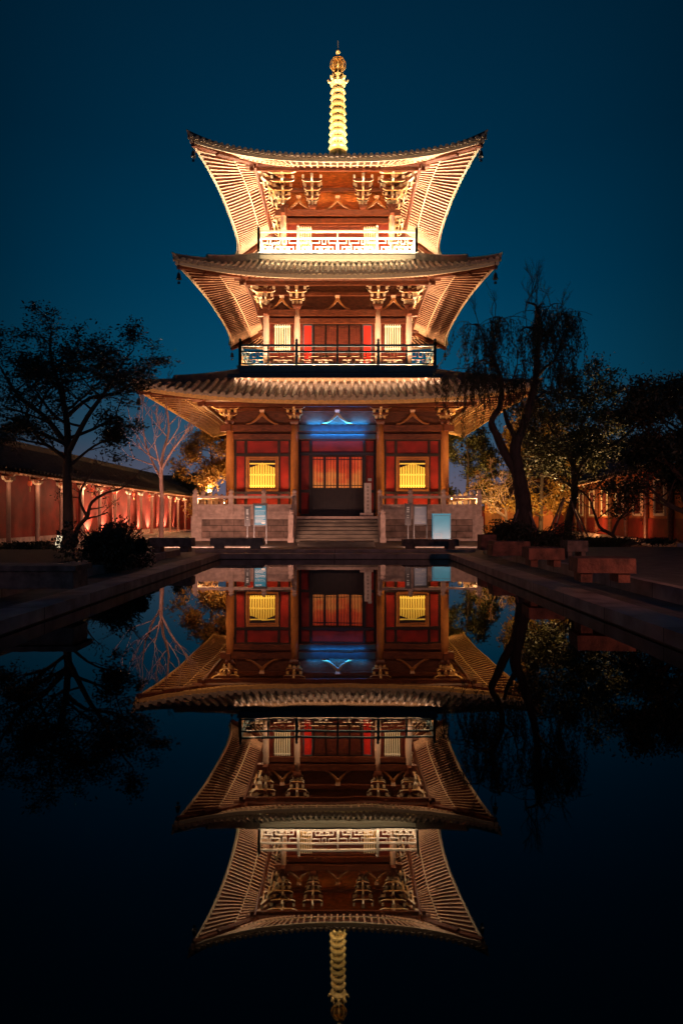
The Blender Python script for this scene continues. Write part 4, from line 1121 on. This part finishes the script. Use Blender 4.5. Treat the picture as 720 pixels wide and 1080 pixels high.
# ------------------------------------------------------------------ right-hand buildings
A = Vector((15.8, CAMY+45, 0)); B = Vector((12.0, CAMY+22, 0)); dv = B-A; ang = math.atan2(dv.y, dv.x)
def right_house():
    e = empty('courtyard_house', (A.x, A.y, .1), 'ochre-lit courtyard house with dark lattice windows and tiled roof on the right', 'house', rz=ang)
    L_ = dv.length
    # local x runs from A towards the camera, local -y faces the pool
    q = MB(); q.box(0, L_, 0, .25, 0, 3.0); q.box(0, .25, .25, 5.5, 0, 3.0); q.box(L_-.25, L_, .25, 5.5, 0, 3.0); q.build('wall', M['orangewall'], e)
    q = MB(); q.box(-.05, L_+.05, -.06, -.002, 0, 1.05); q.build('dado', M['redwall'], e)
    q = MB(); q.box(-.1, L_+.1, -.45, -.062, 0, .22); q.build('plinth', M['stone'], e)
    x = 1.6
    while x < L_-2:
        w_ = MB(); frame_rect(w_, x, x+1.3, 1.15, 2.6, -.004, .1, .1); w = w_.build('window', M['cream'], e)
        p = MB(); p.box(x+.1, x+1.2, -.03, -.004, 1.25, 2.5); p.build('pane', M['dark'], w)
        lattice(x+.1, x+1.2, 1.25, 2.5, -.04, 7, .03, 3).build('lattice', M['deepred'], w)
        q = MB(); q.tube([(x+2.1, -.12, 0), (x+2.1, -.12, 2.9)], .11, 10); q.build('column', M['timber'], e)
        x += 3.0
    q = MB(); n = 8; y0, y1 = -1.1, 3.0; z0, z1 = 2.95, 5.0
    f = lambda t: (y0+(y1-y0)*t, z0+(z1-z0)*(t*.65+.35*t*t))
    for i in range(n):
        (ya, za), (yb, zb) = f(i/n), f((i+1)/n)
        q.add([(-.6, ya, za), (L_+.6, ya, za), (L_+.6, yb, zb), (-.6, yb, zb)], [(0, 1, 2, 3)]); q.add([(-.6, ya, za-.12), (L_+.6, ya, za-.12), (L_+.6, yb, zb-.12), (-.6, yb, zb-.12)], [(3, 2, 1, 0)], 1)
        yc, yd = 6-ya, 6-yb
        q.add([(-.6, yc, za), (L_+.6, yc, za), (L_+.6, yd, zb), (-.6, yd, zb)], [(3, 2, 1, 0)])
    x = -.6
    while x < L_+.6:
        q.tube([(x, f(t)[0], f(t)[1]+.03) for t in (0, .25, .5, .75, 1)], .065, 6); q.beam((x+.1, y0+.05, z0-.12), (x+.1, .1, f(.27)[1]-.16), .07, .09, 1); x += .32
    q.box(-.7, L_+.7, 2.86, 3.14, z1, z1+.3); ro = q.build('roof', [M['tile'], M['rafter']], e)
    for xx in (-.3, L_+.05):
        q = MB(); q.prism([(-.2, 2.6), (3.0, 4.9), (6.2, 2.6)], lambda u, w, t: (xx+.12+t, u, w), .12, 0); q.build('gable', M['orangewall'], e)
right_house()
hip_hall('gate_pavilion', 'small ochre-lit tiled gate pavilion behind the willow trunk', (11.0, CAMY+40), 1.5, 2.2, 2.2, .7, 1.5, M['orangewall'])
hip_hall('rear_hall', 'tiled hall roof with bright gable rising behind the courtyard house', (21.0, CAMY+52), 5, 4, 4.4, 1.2, 2.6, M['orangewall'], ridge=.6)
# low red boundary wall behind the terrace, right
q = MB(); q.box(0, 8, 0, .25, 0, 1.55); q2 = q
e = empty('boundary_wall', (6.9, CAMY+43, .1), 'dark red boundary wall with tiled top right of the terrace', 'wall')
q.build('wall_face', M['redwall'], e)
q = MB(); q.prism([(-.25, 1.55), (.125, 1.85), (.5, 1.55)], lambda u, w, t: (4+t, u, w), 4.1, 0); q.build('wall_coping', M['tile'], e)
# distant tree line that closes the horizon
random.seed(99)
q = MB()
for i in range(52000):
    x = random.uniform(-90, 90); h = 3.2+1.2*math.sin(x*.19)+.8*math.sin(x*.53+1)+.5*math.sin(x*1.3)
    yy = CAMY+92+random.uniform(0, 9); z_ = random.random()**.7*h
    leaf_quad(q, Vector((x, yy, .1+z_+random.gauss(0, .15))), .28)
tag(q.build('distant_woods', M['leafdark']), kind='stuff', label='dark band of far trees along the horizon', cat='woods')

# ------------------------------------------------------------------ garden lamps
def globe_lamp(label, px, py, D, power, col=(1, .6, .28)):
    p = P(px, py, D); e = empty('garden_lamp', (p.x, p.y, .1), label, 'lamp'); h = p.z-.1
    q = MB(); q.tube([(0, 0, 0), (0, 0, h-.12)], .035, 8); q.cbox((0, 0, 0), (.2, .2, .06)); q.build('post', M['metal'], e)
    q = MB(); q.lathe([(0, -.13), (.09, -.10), (.13, 0), (.09, .10), (0, .13)], (0, 0, h), 12); q.build('globe', M['bulb'], e, True)
    point((p.x, p.y-.25, p.z+.1), power, col, .12)
globe_lamp('bright globe lamp seen through the left terrace balustrade', 236, 529, 41.5, 250)
globe_lamp('bright globe lamp seen through the right terrace balustrade', 477, 526, 41.5, 160, (1, .7, .2))
globe_lamp('warm globe lamp below the orange-lit tree at the left terrace end', 221, 518, 42, 250, (1, .5, .18))

# ------------------------------------------------------------------ architectural lighting
WARM = (1, .62, .30); HOT = (1, .80, .58); AMB = (1, .47, .14)
for k4 in range(4):
    rz = k4*PI/2
    fr = 1.0 if k4 != 2 else .6
    # top storey: strips behind the railing wash brackets and eaves
    strip((0, -4.24, 14.52), 7.8, (-.30, 1), 1700*fr, (1, .74, .50), rz)
    strip((0, -3.4, 14.66), 5.6, (.0, 1), 520*fr, (1, .45, .14), rz)
    # washing the balcony front from the middle roof
    strip((0, -4.85, 13.80), 7.6, (.95, .5), 120*fr, (1, .78, .45), rz)
    # middle storey
    strip((0, -4.5, 8.75), 8.4, (-.6, 1), 1000*fr, (1, .56, .28), rz)
    # under the middle balcony: washes the lower roof tiles
    strip((0, -5.33, 8.06), 10.0, (-.25, -1), 80*fr, (1, .50, .26), rz, .04)
    strip((0, -4.0, 14.0), 7.6, (-.25, -1), 60*fr, (1, .72, .30), rz, .04)
    # ground storey gallery
    for a in (-4.0, 4.0): strip((a, -5.9, 1.30), 3.0, (.12, 1), 70*fr, AMB, rz) if k4 in (1, 2, 3) else None
    if k4 == 0:
        for a in (-3.67, 3.67):
            o = strip((a, -5.9, 1.30), 2.6, (.12, 1), 45, AMB, 0)
    strip((0, -6.3, 1.30), 0.001+3.6, (.5, 1), 30*fr, (1, .3, .12), rz) if k4 else None
    for C, z0, xs, pw, zt, col in ((5.24, 1.30, (-5.24, -2.09, 2.09, 5.24), 260, 5.8, (1, .52, .15)), (3.65, 8.76, (-3.65, -2.07, 2.07, 3.65), 420, 12, HOT), (2.84, 14.66, (-2.84, 2.84), 200, 17.4, (1, .76, .5))):
        for a in xs:
            sg = 1 if a > 0 else -1; off = (-.5*sg if abs(a) > 4 else .5*sg) if z0 < 2 else 0
            l = side(k4) @ Vector((a+off, -C-.70, z0)); t_ = side(k4) @ Vector((a, -C-.0, z0+(zt-z0)*.62))
            spot(l, t_, pw*fr, col, 50, .8, .04)
    # corner floods for the lowest eaves
    for s_ in (-1, 1):
        l = side(k4) @ Vector((s_*5.9, -6.3, 1.35)); t_ = side(k4) @ Vector((s_*7.2, -7.2, 6.6)); spot(l, t_, 900*fr, (1, .58, .24), 100, .8, .06)
# spire
for k in range(4):
    a = PI/4+k*PI/2; x, y = 2.4*math.cos(a), 2.4*math.sin(a)
    spot((x, y, 21.3), (0, 0, 24.8), 1500, (1, .66, .28), 85, .6, .08)
    x, y = 4.3*math.cos(a), 4.3*math.sin(a); spot((x, y, 20.6), (0, 0, 27.0), 3000, (1, .62, .32), 24, .6, .08)
# blue lamp in the door bay
strip((0, -5.30, 5.78), 2.9, (.35, 1), 85, (.01, .30, 1), 0, .05)
strip((0, -5.62, 5.30), 2.6, (.75, .3), 28, (.01, .30, 1), 0, .05)
strip((0, -5.0, 4.98), 2.6, (.8, -.1), 5, (.03, .35, 1), 0, .05)
# unseen floodlights added low at the pool's far corners, raking the roof edges
for s_ in (-1, 1):
    spot((s_*3.9, CAMY+19.3, .45), (s_*1.5, -6.5, 18.4), 2600, (1, .66, .42), 34, .9, .12)
    spot((s_*4.1, CAMY+19.3, .45), (s_*2.0, -7, 12.7), 700, (1, .60, .34), 40, .9, .12)
    spot((s_*4.3, CAMY+19.3, .45), (s_*4.0, -8, 6.9), 500, (1, .55, .28), 60, .9, .12)
    o = strip((s_*4.6, CAMY+23.6, .16), 4.2, (1, .33), 380 if s_ < 0 else 190, (1, .50, .34), 0, .06)  # unseen ground strip added to brighten the terrace front
# wall washers in the far corridor
for i in range(9):
    y = CAMY+32+i*2.0; spot((-12.0, y, .3), (-12.3, y, 1.9), 800, (1, .68, .40), 95, .9, .05)
for i in range(15):
    y = CAMY+15+i*2.3; point((-11.0, y, 2.35), 9 if i < 6 else 26, (1, .52, .28), .04)
# garden floods, and added fill lamps for the two banks
spot((-9.4, CAMY+27, .2), (-8.6, CAMY+30, 5), 1000, (1, .5, .36), 60, .9, .1)
spot((-7.2, CAMY+38.5, .3), (-8.8, CAMY+43, 4), 700, (1, .5, .16), 80, .9, .1)
spot((8.3, CAMY+33.5, .2), (7.6, CAMY+36, 3.6), 1100, (1, .62, .20), 90, .9, .1)
spot((7.2, CAMY+41, .2), (8.6, CAMY+44, 4.0), 500, (1, .55, .18), 90, .9, .1)
spot((10.0, CAMY+28, .3), (10.6, CAMY+36, 4.0), 2600, (1, .62, .20), 90, .9, .1)
spot((8.8, CAMY+24.6, .3), (8.2, CAMY+23, 4.0), 1300, (1, .60, .22), 90, .9, .1)
spot((12.0, CAMY+33, .3), (14.6, CAMY+37, 2.0), 600, (1, .42, .14), 110, .9, .1)
spot((11.0, CAMY+26, .3), (13, CAMY+28, 1.5), 160, (1, .35, .12), 110, .9, .1)
spot((7.6, CAMY+3.5, 2.2), (5.4, CAMY+12, .3), 700, (1, .36, .22), 70, .9, .1)  # unseen lamp added to redden the right-bank bench fronts and kerb
spot((-7.6, CAMY+4, 2.2), (-4.4, CAMY+14, .2), 50, (1, .45, .40), 60, .9, .1)  # weaker unseen lamp added for the left bank
spot((-6.8, CAMY+16, 1.2), (-5.6, CAMY+23, .1), 70, (1, .45, .30), 90, .9, .05)
spot((16.5, CAMY+40, .3), (19.5, CAMY+49, 5), 900, (1, .5, .2), 80, .9, .1)
